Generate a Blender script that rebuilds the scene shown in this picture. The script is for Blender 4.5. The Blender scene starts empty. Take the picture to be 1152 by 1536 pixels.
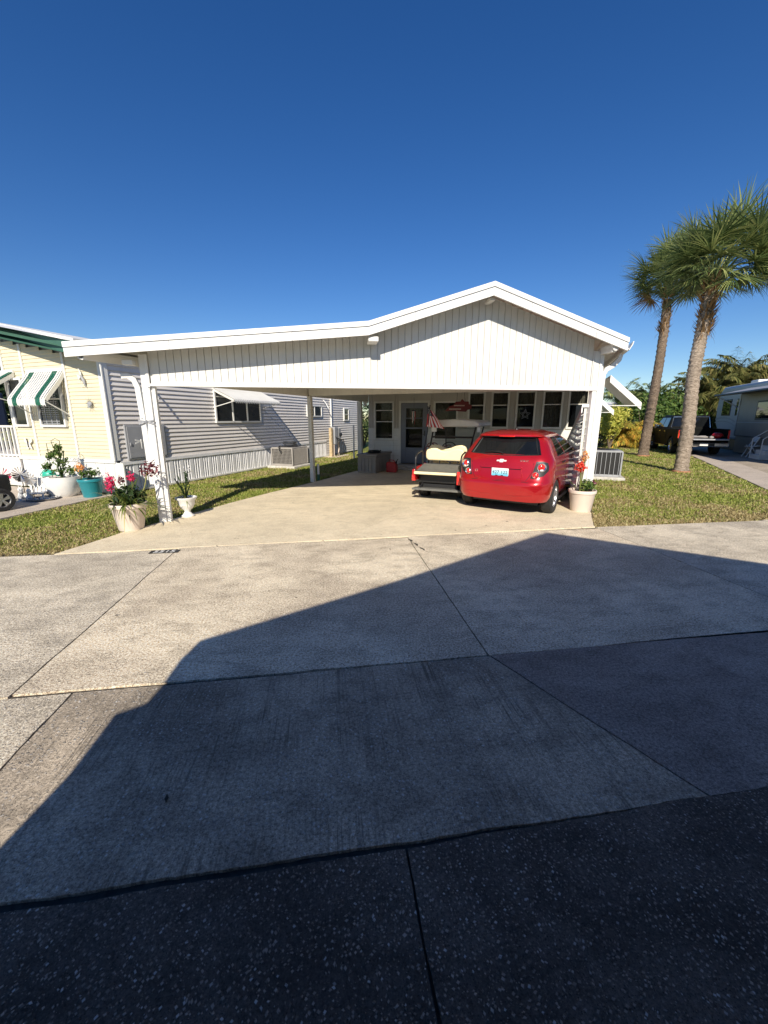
import bpy, bmesh, math, random
from mathutils import Vector, Matrix, noise
R = math.radians
scene = bpy.context.scene
COL = scene.collection
rnd = random.Random(7)
PI = math.pi

# ------------------------------------------------------------------ nodes
def new_mat(name):
    m = bpy.data.materials.new(name); m.use_nodes = True
    nt = m.node_tree; nt.nodes.clear()
    out = nt.nodes.new('ShaderNodeOutputMaterial')
    b = nt.nodes.new('ShaderNodeBsdfPrincipled')
    nt.links.new(b.outputs[0], out.inputs[0])
    return m, nt, b, out
def N(nt, t, **kw):
    n = nt.nodes.new(t)
    for k, v in kw.items():
        if k.startswith('i_'):
            key = k[2:]
            key = int(key) if key.isdigit() else key
            n.inputs[key].default_value = v
        else: setattr(n, k, v)
    return n
def L(nt, a, b): nt.links.new(a, b)
def c4(c): return (c[0], c[1], c[2], 1)
def noise_n(nt, vec, scale, detail=3, rough=.55, dist=0):
    n = N(nt, 'ShaderNodeTexNoise'); n.inputs['Scale'].default_value = scale
    n.inputs['Detail'].default_value = detail; n.inputs['Roughness'].default_value = rough
    n.inputs['Distortion'].default_value = dist
    if vec is not None: L(nt, vec, n.inputs['Vector'])
    return n.outputs['Fac']
def ramp(nt, fac, stops):
    n = N(nt, 'ShaderNodeValToRGB'); e = n.color_ramp.elements
    while len(e) < len(stops): e.new(.5)
    for i, (p, c) in enumerate(stops):
        e[i].position = p; e[i].color = c4(c) if not isinstance(c, (int, float)) else (c, c, c, 1)
    L(nt, fac, n.inputs[0]); return n.outputs[0]
def mixc(nt, fac, a, b, mode='MIX'):
    n = N(nt, 'ShaderNodeMix', data_type='RGBA', blend_type=mode)
    for s, v in ((n.inputs[0], fac), (n.inputs[6], a), (n.inputs[7], b)):
        if isinstance(v, (int, float)): s.default_value = v
        elif isinstance(v, tuple): s.default_value = c4(v)
        else: L(nt, v, s)
    return n.outputs[2]
def math_n(nt, op, a, b=None):
    n = N(nt, 'ShaderNodeMath', operation=op)
    for s, v in ((n.inputs[0], a), (n.inputs[1], b)):
        if v is None: continue
        if isinstance(v, (int, float)): s.default_value = v
        else: L(nt, v, s)
    return n.outputs[0]
def pos(nt): return N(nt, 'ShaderNodeNewGeometry').outputs['Position']
def objc(nt): return N(nt, 'ShaderNodeTexCoord').outputs['Object']
def mapping(nt, vec, scale=(1,1,1), rot=(0,0,0)):
    n = N(nt, 'ShaderNodeMapping'); n.inputs['Scale'].default_value = scale; n.inputs['Rotation'].default_value = rot
    L(nt, vec, n.inputs[0]); return n.outputs[0]
def bump(nt, b, h, strength=.3, dist=.01):
    n = N(nt, 'ShaderNodeBump'); n.inputs['Strength'].default_value = strength; n.inputs['Distance'].default_value = dist
    L(nt, h, n.inputs['Height']); L(nt, n.outputs[0], b.inputs['Normal'])

def paint(name, col, rough=.5, var=.08, scale=6, metal=0, spec=.5, bmp=0, coat=0, dirt=0, dirtcol=(.2,.17,.13)):
    m, nt, b, o = new_mat(name)
    p = pos(nt)
    f = noise_n(nt, p, scale, 5, .6)
    dark = tuple(c*(1-var*2) for c in col); lite = tuple(min(1, c*(1+var)) for c in col)
    c = ramp(nt, f, [(.3, dark), (.7, lite)])
    if dirt:
        st = noise_n(nt, mapping(nt, p, (9, 9, 1.1)), 1.6, 5, .65)
        c = mixc(nt, ramp(nt, st, [(.5, 0.), (.78, dirt)]), c, dirtcol)
    L(nt, c, b.inputs['Base Color'])
    b.inputs['Roughness'].default_value = rough; b.inputs['Metallic'].default_value = metal
    b.inputs['Specular IOR Level'].default_value = spec
    if coat: b.inputs['Coat Weight'].default_value = coat; b.inputs['Coat Roughness'].default_value = .03
    if bmp: bump(nt, b, noise_n(nt, p, 60, 3), bmp, .004)
    return m

def glass_dark(name, col=(.012,.014,.016), rough=.04, spec=.6):
    m, nt, b, o = new_mat(name)
    f = noise_n(nt, pos(nt), 2.2, 3)
    L(nt, ramp(nt, f, [(.3, col), (.75, tuple(c*1.8+.004 for c in col))]), b.inputs['Base Color'])
    b.inputs['Roughness'].default_value = rough; b.inputs['Specular IOR Level'].default_value = spec
    return m

def clear_glass(name, tint=(.8,.85,.85), mixv=.75):
    m, nt, b, o = new_mat(name)
    b.inputs['Base Color'].default_value = (.01,.012,.014,1); b.inputs['Roughness'].default_value = .03
    t = N(nt, 'ShaderNodeBsdfTransparent'); t.inputs[0].default_value = c4(tint)
    mx = N(nt, 'ShaderNodeMixShader'); mx.inputs[0].default_value = mixv
    L(nt, b.outputs[0], mx.inputs[1]); L(nt, t.outputs[0], mx.inputs[2]); L(nt, mx.outputs[0], o.inputs[0])
    return m

def leafmat(name, cols, trans=.35, rough=.5, spec=.35, pscale=1.5):
    m, nt, b, o = new_mat(name)
    g = N(nt, 'ShaderNodeNewGeometry')
    f = g.outputs['Random Per Island']
    n = noise_n(nt, g.outputs['Position'], pscale, 3)
    f2 = math_n(nt, 'ADD', math_n(nt, 'MULTIPLY', f, .6), math_n(nt, 'MULTIPLY', n, .45))
    k = len(cols)
    c = ramp(nt, f2, [(.12 + .75*i/max(1, k-1), cols[i]) for i in range(k)])
    L(nt, c, b.inputs['Base Color']); b.inputs['Roughness'].default_value = rough
    b.inputs['Specular IOR Level'].default_value = spec
    t = N(nt, 'ShaderNodeBsdfTranslucent'); L(nt, c, t.inputs[0])
    mx = N(nt, 'ShaderNodeMixShader'); mx.inputs[0].default_value = trans
    L(nt, b.outputs[0], mx.inputs[1]); L(nt, t.outputs[0], mx.inputs[2]); L(nt, mx.outputs[0], o.inputs[0])
    return m

def concrete(name, light, dark, agg=.5, aggscale=70, brush=0, stain=.6, seed=0., aggcol=(.5,.47,.42), bmp=.5, grainamt=1.0):
    """exposed aggregate concrete: pebble cells, sand grain, broad stains, dark wear"""
    m, nt, b, o = new_mat(name)
    p0 = pos(nt)
    mp = N(nt, 'ShaderNodeMapping'); mp.inputs['Location'].default_value = (seed*7.3, seed*3.1, 0); L(nt, p0, mp.inputs[0])
    p = mp.outputs[0]
    wp = N(nt, 'ShaderNodeVectorMath', operation='ADD')
    nz = N(nt, 'ShaderNodeTexNoise'); nz.inputs['Scale'].default_value = 9; nz.inputs['Detail'].default_value = 2
    L(nt, p, nz.inputs['Vector'])
    sc = N(nt, 'ShaderNodeVectorMath', operation='SCALE'); sc.inputs['Scale'].default_value = .05
    L(nt, nz.outputs['Color'], sc.inputs[0]); L(nt, p, wp.inputs[0]); L(nt, sc.outputs[0], wp.inputs[1])
    big = noise_n(nt, p, .9, 5, .62, .6)
    mid = noise_n(nt, mapping(nt, p, (1, 1.6, 1)), 3.3, 6, .7, .3)
    base = mixc(nt, ramp(nt, big, [(.38, 0.), (.60, 1.)]), dark, light)
    base = mixc(nt, math_n(nt, 'MULTIPLY', ramp(nt, mid, [(.36, 1.), (.54, 0.)]), stain), base, tuple(c*.62 for c in dark))
    grain = noise_n(nt, p, 150, 4, .8)
    base = mixc(nt, .9*grainamt, base, ramp(nt, grain, [(.3, .1), (.5, .5), (.7, .92)]), 'OVERLAY')
    gr2 = noise_n(nt, p, 62, 3, .75)
    base = mixc(nt, .8*grainamt, base, ramp(nt, gr2, [(.34, .12), (.5, .55), (.66, .92)]), 'OVERLAY')
    v = N(nt, 'ShaderNodeTexVoronoi', feature='F1', distance='MANHATTAN'); v.inputs['Scale'].default_value = aggscale; v.inputs['Randomness'].default_value = 1
    L(nt, wp.outputs[0], v.inputs['Vector'])
    mask = ramp(nt, v.outputs['Distance'], [(.34, 1.), (.58, 0.)])
    sepc = N(nt, 'ShaderNodeSeparateColor'); L(nt, v.outputs['Color'], sepc.inputs[0])
    pick = ramp(nt, sepc.outputs[0], [(1-agg-.03, 0.), (1-agg+.03, 1.)])
    am = math_n(nt, 'MULTIPLY', mask, pick)
    patch = ramp(nt, noise_n(nt, p, 1.7, 4, .6), [(.36, .35), (.58, 1.)])
    am = math_n(nt, 'MULTIPLY', am, patch)
    peb = mixc(nt, sepc.outputs[1], tuple(c*.35 for c in aggcol), tuple(min(1, c*1.25) for c in aggcol))
    pebw = mixc(nt, ramp(nt, sepc.outputs[2], [(.86, 0.), (.93, 1.)]), peb, (.62,.6,.56))
    col = mixc(nt, math_n(nt, 'MULTIPLY', am, .88), base, pebw)
    # dark pin holes between stones
    v2 = N(nt, 'ShaderNodeTexVoronoi', feature='F1'); v2.inputs['Scale'].default_value = aggscale*1.9; L(nt, wp.outputs[0], v2.inputs['Vector'])
    s2 = N(nt, 'ShaderNodeSeparateColor'); L(nt, v2.outputs['Color'], s2.inputs[0])
    pit = math_n(nt, 'MULTIPLY', ramp(nt, v2.outputs['Distance'], [(.2, 1.), (.36, 0.)]), ramp(nt, s2.outputs[0], [(.62, 0.), (.7, 1.)]))
    col = mixc(nt, math_n(nt, 'MULTIPLY', pit, .65), col, tuple(c*.3 for c in dark))
    # a few round black spots (old gum, oil)
    v3 = N(nt, 'ShaderNodeTexVoronoi', feature='F1'); v3.inputs['Scale'].default_value = 1.35; L(nt, wp.outputs[0], v3.inputs['Vector'])
    s3 = N(nt, 'ShaderNodeSeparateColor'); L(nt, v3.outputs['Color'], s3.inputs[0])
    sp = math_n(nt, 'MULTIPLY', ramp(nt, v3.outputs['Distance'], [(.025, 1.), (.045, 0.)]), ramp(nt, s3.outputs[0], [(.5, 0.), (.55, 1.)]))
    col = mixc(nt, math_n(nt, 'MULTIPLY', sp, .8), col, (.03,.028,.025))
    h = math_n(nt, 'ADD', math_n(nt, 'MULTIPLY', am, .8), math_n(nt, 'MULTIPLY', grain, .35))
    h = math_n(nt, 'SUBTRACT', h, math_n(nt, 'MULTIPLY', pit, .5))
    if brush:
        br = noise_n(nt, mapping(nt, p, (60, 1.3, 1), (0, 0, .04)), 1.5, 3, .6)
        br2 = noise_n(nt, mapping(nt, p, (22, .7, 1), (0, 0, .04)), 1.2, 2, .6)
        k = math_n(nt, 'MULTIPLY', ramp(nt, math_n(nt, 'ADD', math_n(nt, 'MULTIPLY', br, .6), math_n(nt, 'MULTIPLY', br2, .4)), [(.40, 1.), (.50, 0.)]), brush)
        k = math_n(nt, 'MULTIPLY', k, ramp(nt, noise_n(nt, p, 1.9, 3, .6), [(.4, .12), (.62, 1.)]))
        col = mixc(nt, k, col, tuple(c*.4 for c in dark))
        h = math_n(nt, 'SUBTRACT', h, math_n(nt, 'MULTIPLY', k, .9))
    L(nt, col, b.inputs['Base Color']); b.inputs['Roughness'].default_value = .85
    b.inputs['Specular IOR Level'].default_value = .25
    bump(nt, b, h, bmp, .004)
    return m

M = {}
M['white'] = paint('white painted aluminium', (.70,.70,.68), .38, .03, 3, dirt=.13, dirtcol=(.45,.42,.36))
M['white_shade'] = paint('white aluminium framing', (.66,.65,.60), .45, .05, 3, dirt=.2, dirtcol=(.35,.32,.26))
M['trim'] = paint('white roof trim', (.74,.74,.73), .35, .03, 3, dirt=.16, dirtcol=(.5,.48,.42))
M['panel'] = paint('ribbed white wall panel', (.63,.63,.60), .5, .05, 1.4, dirt=.26, dirtcol=(.5,.46,.38))
M['greysiding'] = paint('pale grey lap siding', (.70,.665,.63), .5, .04, 2, dirt=.10, dirtcol=(.3,.28,.25))
M['skirt'] = paint('white skirting', (.74,.74,.75), .5, .05, 3, dirt=.2, dirtcol=(.4,.37,.33))
M['cream'] = paint('cream lap siding', (.66,.60,.43), .5, .03, 2, dirt=.07, dirtcol=(.5,.42,.28))
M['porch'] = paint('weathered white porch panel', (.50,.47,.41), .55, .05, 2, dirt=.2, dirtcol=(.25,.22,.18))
M['green'] = paint('dark green trim', (.05,.13,.095), .5, .08, 3)
M['awngreen'] = paint('green awning stripe', (.015,.12,.075), .4, .05, 5)
M['glass'] = glass_dark('dark window glass')
M['pane'] = clear_glass('window pane', (.75,.8,.8), .7)
M['black'] = paint('black plastic', (.015,.015,.016), .45, .1, 10)
M['blackmetal'] = paint('black painted steel', (.02,.02,.022), .3, .1, 10)
M['rubber'] = paint('tyre rubber', (.018,.018,.018), .8, .15, 30, bmp=.3)
M['chrome'] = paint('bright metal', (.75,.75,.77), .18, .05, 10, metal=1)
M['alu'] = paint('painted alloy rim', (.55,.56,.58), .3, .05, 10, metal=.8)
M['grey'] = paint('grey painted metal', (.30,.31,.33), .5, .05, 5, dirt=.12)
M['acgrey'] = paint('air conditioner grey', (.33,.31,.29), .55, .06, 5, dirt=.2)
M['taupe'] = paint('taupe resin', (.27,.245,.21), .6, .06, 4)
M['doorgrey'] = paint('blue grey door paint', (.17,.185,.22), .5, .05, 4)
M['wood'] = paint('weathered lumber', (.52,.40,.24), .8, .2, 14)
M['pad'] = paint('cast concrete pad', (.52,.5,.46), .9, .15, 12, bmp=.3)
M['pot'] = paint('off white plastic pot', (.68,.58,.50), .6, .04, 3)
M['potwhite'] = paint('white glazed pot', (.78,.77,.74), .35, .04, 3, dirt=.1)
M['potteal'] = paint('teal glazed pot', (.02,.22,.26), .35, .08, 5)
M['soil'] = paint('potting soil', (.05,.035,.025), .95, .3, 40, bmp=.6)
M['carred'] = paint('metallic red car paint', (.42,.005,.010), .3, .05, 2, metal=.4, coat=1)
M['cartred'] = paint('red plastic body', (.42,.01,.012), .25, .05, 4, coat=.6)
M['lampred'] = paint('red lamp lens', (.75,.02,.015), .12, .08, 20, coat=1)
M['lampwhite'] = paint('clear lamp lens', (.75,.72,.72), .12, .05, 20, coat=1)
M['cushion'] = paint('cream vinyl cushion', (.80,.70,.44), .5, .03, 6)
M['deck'] = paint('grey ribbed rubber deck', (.13,.13,.12), .7, .12, 12, bmp=.3)
M['carblack'] = paint('black car paint', (.008,.009,.009), .5, .05, 4, spec=.04)
M['bark'] = None
M['blue'] = paint('blue plastic', (.02,.07,.30), .35, .1, 6)
M['navy'] = paint('dark navy plastic', (.01,.018,.05), .5, .1, 6)
M['red'] = paint('red plastic', (.45,.012,.012), .4, .08, 6)
M['maroon'] = paint('maroon painted board', (.16,.016,.014), .6, .1, 8)
M['yellow'] = paint('yellow plastic', (.6,.45,.05), .5, .1, 6)
M['teal'] = paint('sea green enamel', (.03,.42,.30), .4, .1, 8)
M['cloth_curtain'] = paint('curtain cloth', (.34,.29,.22), .9, .25, 18)
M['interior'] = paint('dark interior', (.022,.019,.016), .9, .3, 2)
M['rvgrey'] = paint('grey gelcoat', (.36,.38,.41), .35, .03, 2, dirt=.1)
M['rvtan'] = paint('warm grey gelcoat', (.27,.25,.22), .45, .04, 2, dirt=.1)
M['roofshingle'] = paint('roof metal sheet', (.7,.7,.68), .5, .05, 3)

# ------------------------------------------------------------------ mesh builder
class MB:
    def __init__(s): s.v = []; s.f = []
    def add(s, vs, fs):
        o = len(s.v); s.v += [Vector(v) for v in vs]; s.f += [tuple(i+o for i in f) for f in fs]; return s
    def box(s, x0, x1, y0, y1, z0, z1):
        return s.add([(x0,y0,z0),(x1,y0,z0),(x1,y1,z0),(x0,y1,z0),(x0,y0,z1),(x1,y0,z1),(x1,y1,z1),(x0,y1,z1)],
                     [(0,3,2,1),(4,5,6,7),(0,1,5,4),(1,2,6,5),(2,3,7,6),(3,0,4,7)])
    def obox(s, c, ax, ay, az):
        c, ax, ay, az = Vector(c), Vector(ax), Vector(ay), Vector(az)
        vs = [c+ax*i+ay*j+az*k for k in (-1,1) for j in (-1,1) for i in (-1,1)]
        return s.add(vs, [(0,2,3,1),(4,5,7,6),(0,1,5,4),(1,3,7,5),(3,2,6,7),(2,0,4,6)])
    def bar(s, a, b, w, h=None, upv=(0,0,1)):
        a, b = Vector(a), Vector(b); h = h or w; d = b-a; u = Vector(upv)
        if abs(d.normalized().dot(u)) > .98: u = Vector((0,1,0))
        x = d.cross(u).normalized(); y = x.cross(d).normalized()
        return s.obox((a+b)/2, x*w/2, d/2, y*h/2)
    def tube(s, pts, r, n=8, cap=True):
        pts = [Vector(p) for p in pts]; rs = r if isinstance(r, (list, tuple)) else [r]*len(pts)
        o = len(s.v); px = None
        for i, p in enumerate(pts):
            d = (pts[min(i+1, len(pts)-1)]-pts[max(i-1, 0)]).normalized()
            if px is None:
                px = d.orthogonal().normalized()
            else:
                px = (px - d*px.dot(d)); px = px.normalized() if px.length > 1e-6 else d.orthogonal().normalized()
            py = d.cross(px)
            for k in range(n):
                t = 2*PI*k/n; s.v.append(p+px*math.cos(t)*rs[i]+py*math.sin(t)*rs[i])
        for i in range(len(pts)-1):
            for k in range(n):
                s.f.append((o+i*n+k, o+i*n+(k+1)%n, o+(i+1)*n+(k+1)%n, o+(i+1)*n+k))
        if cap:
            s.f.append(tuple(o+k for k in range(n))[::-1]); s.f.append(tuple(o+(len(pts)-1)*n+k for k in range(n)))
        return s
    def lathe(s, c, prof, n=24, ax=(0,0,1), cap=False):
        c = Vector(c); az = Vector(ax).normalized(); axx = az.orthogonal().normalized(); ay = az.cross(axx); o = len(s.v)
        for (r, z) in prof:
            for k in range(n):
                t = 2*PI*k/n; s.v.append(c+axx*math.cos(t)*r+ay*math.sin(t)*r+az*z)
        for i in range(len(prof)-1):
            for k in range(n):
                s.f.append((o+i*n+k, o+i*n+(k+1)%n, o+(i+1)*n+(k+1)%n, o+(i+1)*n+k))
        if cap:
            s.f.append(tuple(o+k for k in range(n))[::-1]); s.f.append(tuple(o+(len(prof)-1)*n+k for k in range(n)))
        return s
    def ball(s, c, r, n=12, m=8, sc=(1,1,1)):
        c = Vector(c); o = len(s.v)
        for i in range(m+1):
            ph = PI*i/m
            for k in range(n):
                t = 2*PI*k/n
                s.v.append(c+Vector((math.sin(ph)*math.cos(t)*r*sc[0], math.sin(ph)*math.sin(t)*r*sc[1], math.cos(ph)*r*sc[2])))
        for i in range(m):
            for k in range(n):
                s.f.append((o+i*n+k, o+(i+1)*n+k, o+(i+1)*n+(k+1)%n, o+i*n+(k+1)%n))
        return s
    def prism(s, poly, off):
        off = Vector(off); n = len(poly); a = [Vector(p) for p in poly]
        return s.add(a+[p+off for p in a], [tuple(range(n))[::-1], tuple(range(n, 2*n))]+[(i, (i+1)%n, n+(i+1)%n, n+i) for i in range(n)])
    def strip(s, la, lb, off=None):
        n = len(la); s.add(list(la)+list(lb), [(i, i+1, n+i+1, n+i) for i in range(n-1)]); return s
    def build(s, name, mat, parent=None, smooth=False, bevel=0, label=None, solid=0, fixn=True):
        me = bpy.data.meshes.new(name)
        vs = s.v
        if parent is not None:
            inv = WM[parent.name].inverted(); vs = [inv @ v for v in vs]
        me.from_pydata([tuple(v) for v in vs], [], s.f)
        if fixn:
            bm = bmesh.new(); bm.from_mesh(me); bmesh.ops.recalc_face_normals(bm, faces=bm.faces); bm.to_mesh(me); bm.free()
        me.materials.append(mat); 
        o = bpy.data.objects.new(name, me); COL.objects.link(o)
        if smooth:
            me.shade_smooth()
            if hasattr(me, 'set_sharp_from_angle'): me.set_sharp_from_angle(angle=R(smooth if smooth > 1 else 40))
        if bevel:
            md = o.modifiers.new('bevel', 'BEVEL'); md.width = bevel; md.segments = 2; md.limit_method = 'ANGLE'; md.angle_limit = R(35)
        if solid:
            md = o.modifiers.new('solid', 'SOLIDIFY'); md.thickness = solid
        if parent is not None: o.parent = parent; WM[o.name] = WM[parent.name]
        else: WM[o.name] = Matrix()
        if label: o['label'] = label
        return o
WM = {}
def tag(o, label=None, cat=None, group=None, kind=None):
    if label: o['label'] = label
    if cat: o['category'] = cat
    if group: o['group'] = group
    if kind: o['kind'] = kind
    return o
def thing(name, label, cat, loc=(0,0,0), rz=0, group=None, scale=1):
    o = bpy.data.objects.new(name, None); COL.objects.link(o); o.empty_display_size = .1
    o.location = loc; o.rotation_euler = (0,0,rz)
    WM[o.name] = Matrix.Translation(loc) @ Matrix.Rotation(rz, 4, 'Z')
    tag(o, label, cat, group); return o
def local(o, mb, s=1):
    """mesh coordinates given in the thing's own frame"""
    W = WM[o.name]; mb.v = [W @ (v*s) for v in mb.v]; return mb
def copy_tree(src, parent=None):
    c = src.copy(); COL.objects.link(c)
    if parent is not None: c.parent = parent
    for ch in src.children: copy_tree(ch, c)
    return c
def text_mb(body, size, origin, xdir, ydir, depth=.002, center=True):
    cu = bpy.data.curves.new('t', 'FONT'); cu.body = body; cu.size = size; cu.extrude = depth
    if center: cu.align_x = 'CENTER'; cu.align_y = 'CENTER'
    ob = bpy.data.objects.new('t', cu); COL.objects.link(ob)
    dg = bpy.context.evaluated_depsgraph_get(); me = bpy.data.meshes.new_from_object(ob.evaluated_get(dg))
    x, y, o = Vector(xdir).normalized(), Vector(ydir).normalized(), Vector(origin); z = x.cross(y)
    mb = MB(); mb.add([o+x*v.co.x+y*v.co.y+z*v.co.z for v in me.vertices], [tuple(p.vertices) for p in me.polygons])
    bpy.data.objects.remove(ob); bpy.data.curves.remove(cu); bpy.data.meshes.remove(me)
    return mb

TH = R(29)
A = Vector((math.sin(TH), math.cos(TH), 0)); B = Vector((math.cos(TH), -math.sin(TH), 0)); Z = Vector((0,0,1))
TH2 = R(28)
A2 = Vector((math.sin(TH2), math.cos(TH2), 0)); B2 = Vector((math.cos(TH2), -math.sin(TH2), 0))

# ------------------------------------------------------------------ camera, sky, sun
cam_d = bpy.data.cameras.new('camera'); cam = bpy.data.objects.new('camera', cam_d); COL.objects.link(cam)
pitch = math.atan((768-628)/600); yaw = math.atan(86*math.cos(pitch)/600)
cam.location = (0,0,1.6); cam.rotation_euler = (PI/2-pitch, 0, -yaw)
cam_d.sensor_fit = 'VERTICAL'; cam_d.sensor_height = 36; cam_d.lens = 600/1536*36
cam_d.clip_start = .05; cam_d.clip_end = 2000
scene.camera = cam
SUN_AZ = R(12.5); SUN_EL = R(32.9)     # direction the light travels, measured from +Y toward +X
w = bpy.data.worlds.new('World'); scene.world = w; w.use_nodes = True
nt = w.node_tree; nt.nodes.clear()
sky = nt.nodes.new('ShaderNodeTexSky'); sky.sky_type = 'NISHITA'; sky.sun_disc = False
sky.sun_elevation = SUN_EL; sky.sun_rotation = SUN_AZ+PI
sky.altitude = 0; sky.air_density = 1.0; sky.dust_density = 0.0; sky.ozone_density = 4.0
bg = nt.nodes.new('ShaderNodeBackground'); bg.inputs[1].default_value = .080
ow = nt.nodes.new('ShaderNodeOutputWorld')
hs_ = nt.nodes.new('ShaderNodeHueSaturation'); hs_.inputs['Saturation'].default_value = 1.27; hs_.inputs['Hue'].default_value = .511
nt.links.new(sky.outputs[0], hs_.inputs['Color']); nt.links.new(hs_.outputs[0], bg.inputs[0]); nt.links.new(bg.outputs[0], ow.inputs[0])
sd = bpy.data.lights.new('sun', 'SUN'); sd.energy = 5.0; sd.angle = R(.55); sd.color = (1, .91, .77)
sun = bpy.data.objects.new('sun', sd); COL.objects.link(sun)
sdir = Vector((math.sin(SUN_AZ)*math.cos(SUN_EL), math.cos(SUN_AZ)*math.cos(SUN_EL), -math.sin(SUN_EL)))
sun.rotation_euler = sdir.to_track_quat('-Z', 'Y').to_euler(); sun.location = (-2, -10, 20)
scene.view_settings.view_transform = 'Standard'; scene.view_settings.look = 'None'
scene.view_settings.exposure = .45; scene.view_settings.gamma = 1
# ------------------------------------------------------------------ ground, road, slabs
def grassbase():
    m, nt, b, o = new_mat('turf ground')
    p = pos(nt)
    f = noise_n(nt, p, 1.3, 5, .65); g = noise_n(nt, p, 45, 3, .7)
    c = ramp(nt, f, [(.3, (.11,.14,.03)), (.5, (.16,.18,.04)), (.7, (.24,.20,.09))])
    c = mixc(nt, .8, c, ramp(nt, g, [(.3, .3), (.7, .75)]), 'OVERLAY')
    L(nt, c, b.inputs['Base Color']); b.inputs['Roughness'].default_value = .95; b.inputs['Specular IOR Level'].default_value = .1
    bump(nt, b, g, 1, .03)
    return m
M['turf'] = grassbase()
mb = MB(); mb.box(-600, 600, -600, 600, -.6, -.03)
tag(mb.build('ground', M['turf']), 'sun dried green turf ground around the homes', kind='structure')
M['rbase'] = paint('joint dirt', (.05,.042,.034), .95, .3, 30)
# street slabs with real joints
cA = (.48,.42,.33); cAd = (.36,.31,.245)
M['slab_warm'] = concrete('worn warm aggregate concrete', (.70,.60,.445), (.48,.405,.305), .75, 75, 0, .6, 1, aggcol=(.55,.48,.38), bmp=.8)
M['slab_mid'] = concrete('grey aggregate concrete', (.64,.56,.43), (.44,.385,.30), .75, 72, 0, .65, 2, bmp=.8)
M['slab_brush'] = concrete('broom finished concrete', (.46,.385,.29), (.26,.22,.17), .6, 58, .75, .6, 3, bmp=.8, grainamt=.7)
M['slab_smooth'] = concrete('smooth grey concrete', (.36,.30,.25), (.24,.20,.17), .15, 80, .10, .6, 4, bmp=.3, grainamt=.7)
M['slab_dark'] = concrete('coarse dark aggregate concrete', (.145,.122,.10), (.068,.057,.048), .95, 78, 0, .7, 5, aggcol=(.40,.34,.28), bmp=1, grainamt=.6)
M['slab_drive'] = concrete('cream driveway concrete', (.70,.60,.43), (.60,.515,.37), .12, 120, 0, .35, 6, bmp=.2, grainamt=.38)
M['slab_pave'] = concrete('patio concrete', (.50,.43,.36), (.44,.38,.32), .1, 110, 0, .3, 7, bmp=.2, grainamt=.4)
M['slab_right'] = concrete('brown stained driveway concrete', (.42,.36,.29), (.33,.28,.22), .15, 90, 0, .4, 8, bmp=.2, grainamt=.5)

def jag(p, q, amp, step=.04, sd=0):
    p, q = Vector((p[0], p[1], 0)), Vector((q[0], q[1], 0)); d = q-p; n = max(1, int(d.length/step)); nv = Vector((-d.y, d.x, 0)).normalized()
    out = []
    for i in range(n+1):
        t = i/n; pt = p+d*t
        hz = abs(d.x) > abs(d.y); u_ = pt.x if hz else pt.y; w_ = round(pt.y if hz else pt.x, 0)
        k = noise.noise(Vector((u_*3.1, w_*5.3, .5)))*amp*1.5 + noise.noise(Vector((pt.x*27+sd, pt.y*27, sd)))*amp*.55
        if i in (0, n): k = 0
        out.append(pt+(Vector((0, k, 0)) if hz else Vector((k, 0, 0))))
    return out
def slab(name, edges, mat, parent, top=0., th=.03):
    """edges: list of (x,y,amp): corner and the roughness of the edge that leaves it"""
    pts = []
    m = len(edges)
    for i in range(m):
        a = edges[i]; b_ = edges[(i+1) % m]
        pts += jag(a, b_, a[2] if len(a) > 2 else .004, sd=i+len(parent.name if parent else '')+a[0])[:-1]
    poly = [Vector((p.x, p.y, top-th)) for p in pts]
    mb = MB(); mb.prism(poly, (0,0,th))
    return mb.build(name, mat, parent)
road = thing('road', None, None); tag(road, 'concrete street of large joined slabs, partly in shade', kind='structure')
mb = MB(); mb.box(-60, 60, -8.5, 5.22, -.05, -.014); mb.build('road_bed', M['rbase'], road)
g = .006; g2 = .007
def rect(x0, x1, y0, y1, amp=.004, m='slab_mid', dx=(0,0,0,0)):
    slab('slab', [(x0+g, y0+g2, amp), (x1-g, y0+g2, amp), (x1-g+dx[0], y1-g2, amp), (x0+g+dx[1], y1-g2, amp)], M[m], road)
# far row 2.35 .. 5.2
rect(-1.91, 1.06, 2.35, 5.2, .005, 'slab_warm'); rect(1.06, 3.98, 2.35, 5.28, .005, 'slab_warm')
rect(3.98, 6.95, 2.35, 5.36, .005, 'slab_mid'); rect(-4.88, -1.91, 2.33, 5.1, .005, 'slab_mid')
rect(6.95, 9.9, 2.37, 5.4, .005, 'slab_mid'); rect(-7.85, -4.88, 2.3, 5.08, .005, 'slab_mid')
rect(9.9, 60, 2.37, 5.4, .005, 'slab_mid'); rect(-60, -7.85, 2.3, 5.08, .005, 'slab_mid')
# middle row 1.18 .. 2.35
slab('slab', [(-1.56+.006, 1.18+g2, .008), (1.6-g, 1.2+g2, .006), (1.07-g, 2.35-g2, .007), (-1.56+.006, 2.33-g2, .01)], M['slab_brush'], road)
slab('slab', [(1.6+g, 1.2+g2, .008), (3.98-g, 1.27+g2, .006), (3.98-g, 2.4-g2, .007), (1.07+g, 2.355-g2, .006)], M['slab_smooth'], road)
slab('slab', [(-4.88, 1.15+g2, .008), (-1.56-.006, 1.18+g2, .01), (-1.56-.006, 2.33-g2, .008), (-4.88, 2.3-g2, .006)], M['slab_mid'], road)
slab('slab', [(-60, 1.15+g2, .006), (-4.9, 1.15+g2, .006), (-4.9, 2.3-g2, .006), (-60, 2.3-g2, .006)], M['slab_mid'], road)
slab('slab', [(4.0, 1.27+g2, .006), (60, 1.27+g2, .006), (60, 2.37-g2, .006), (4.0, 2.4-g2, .006)], M['slab_smooth'], road)
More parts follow.
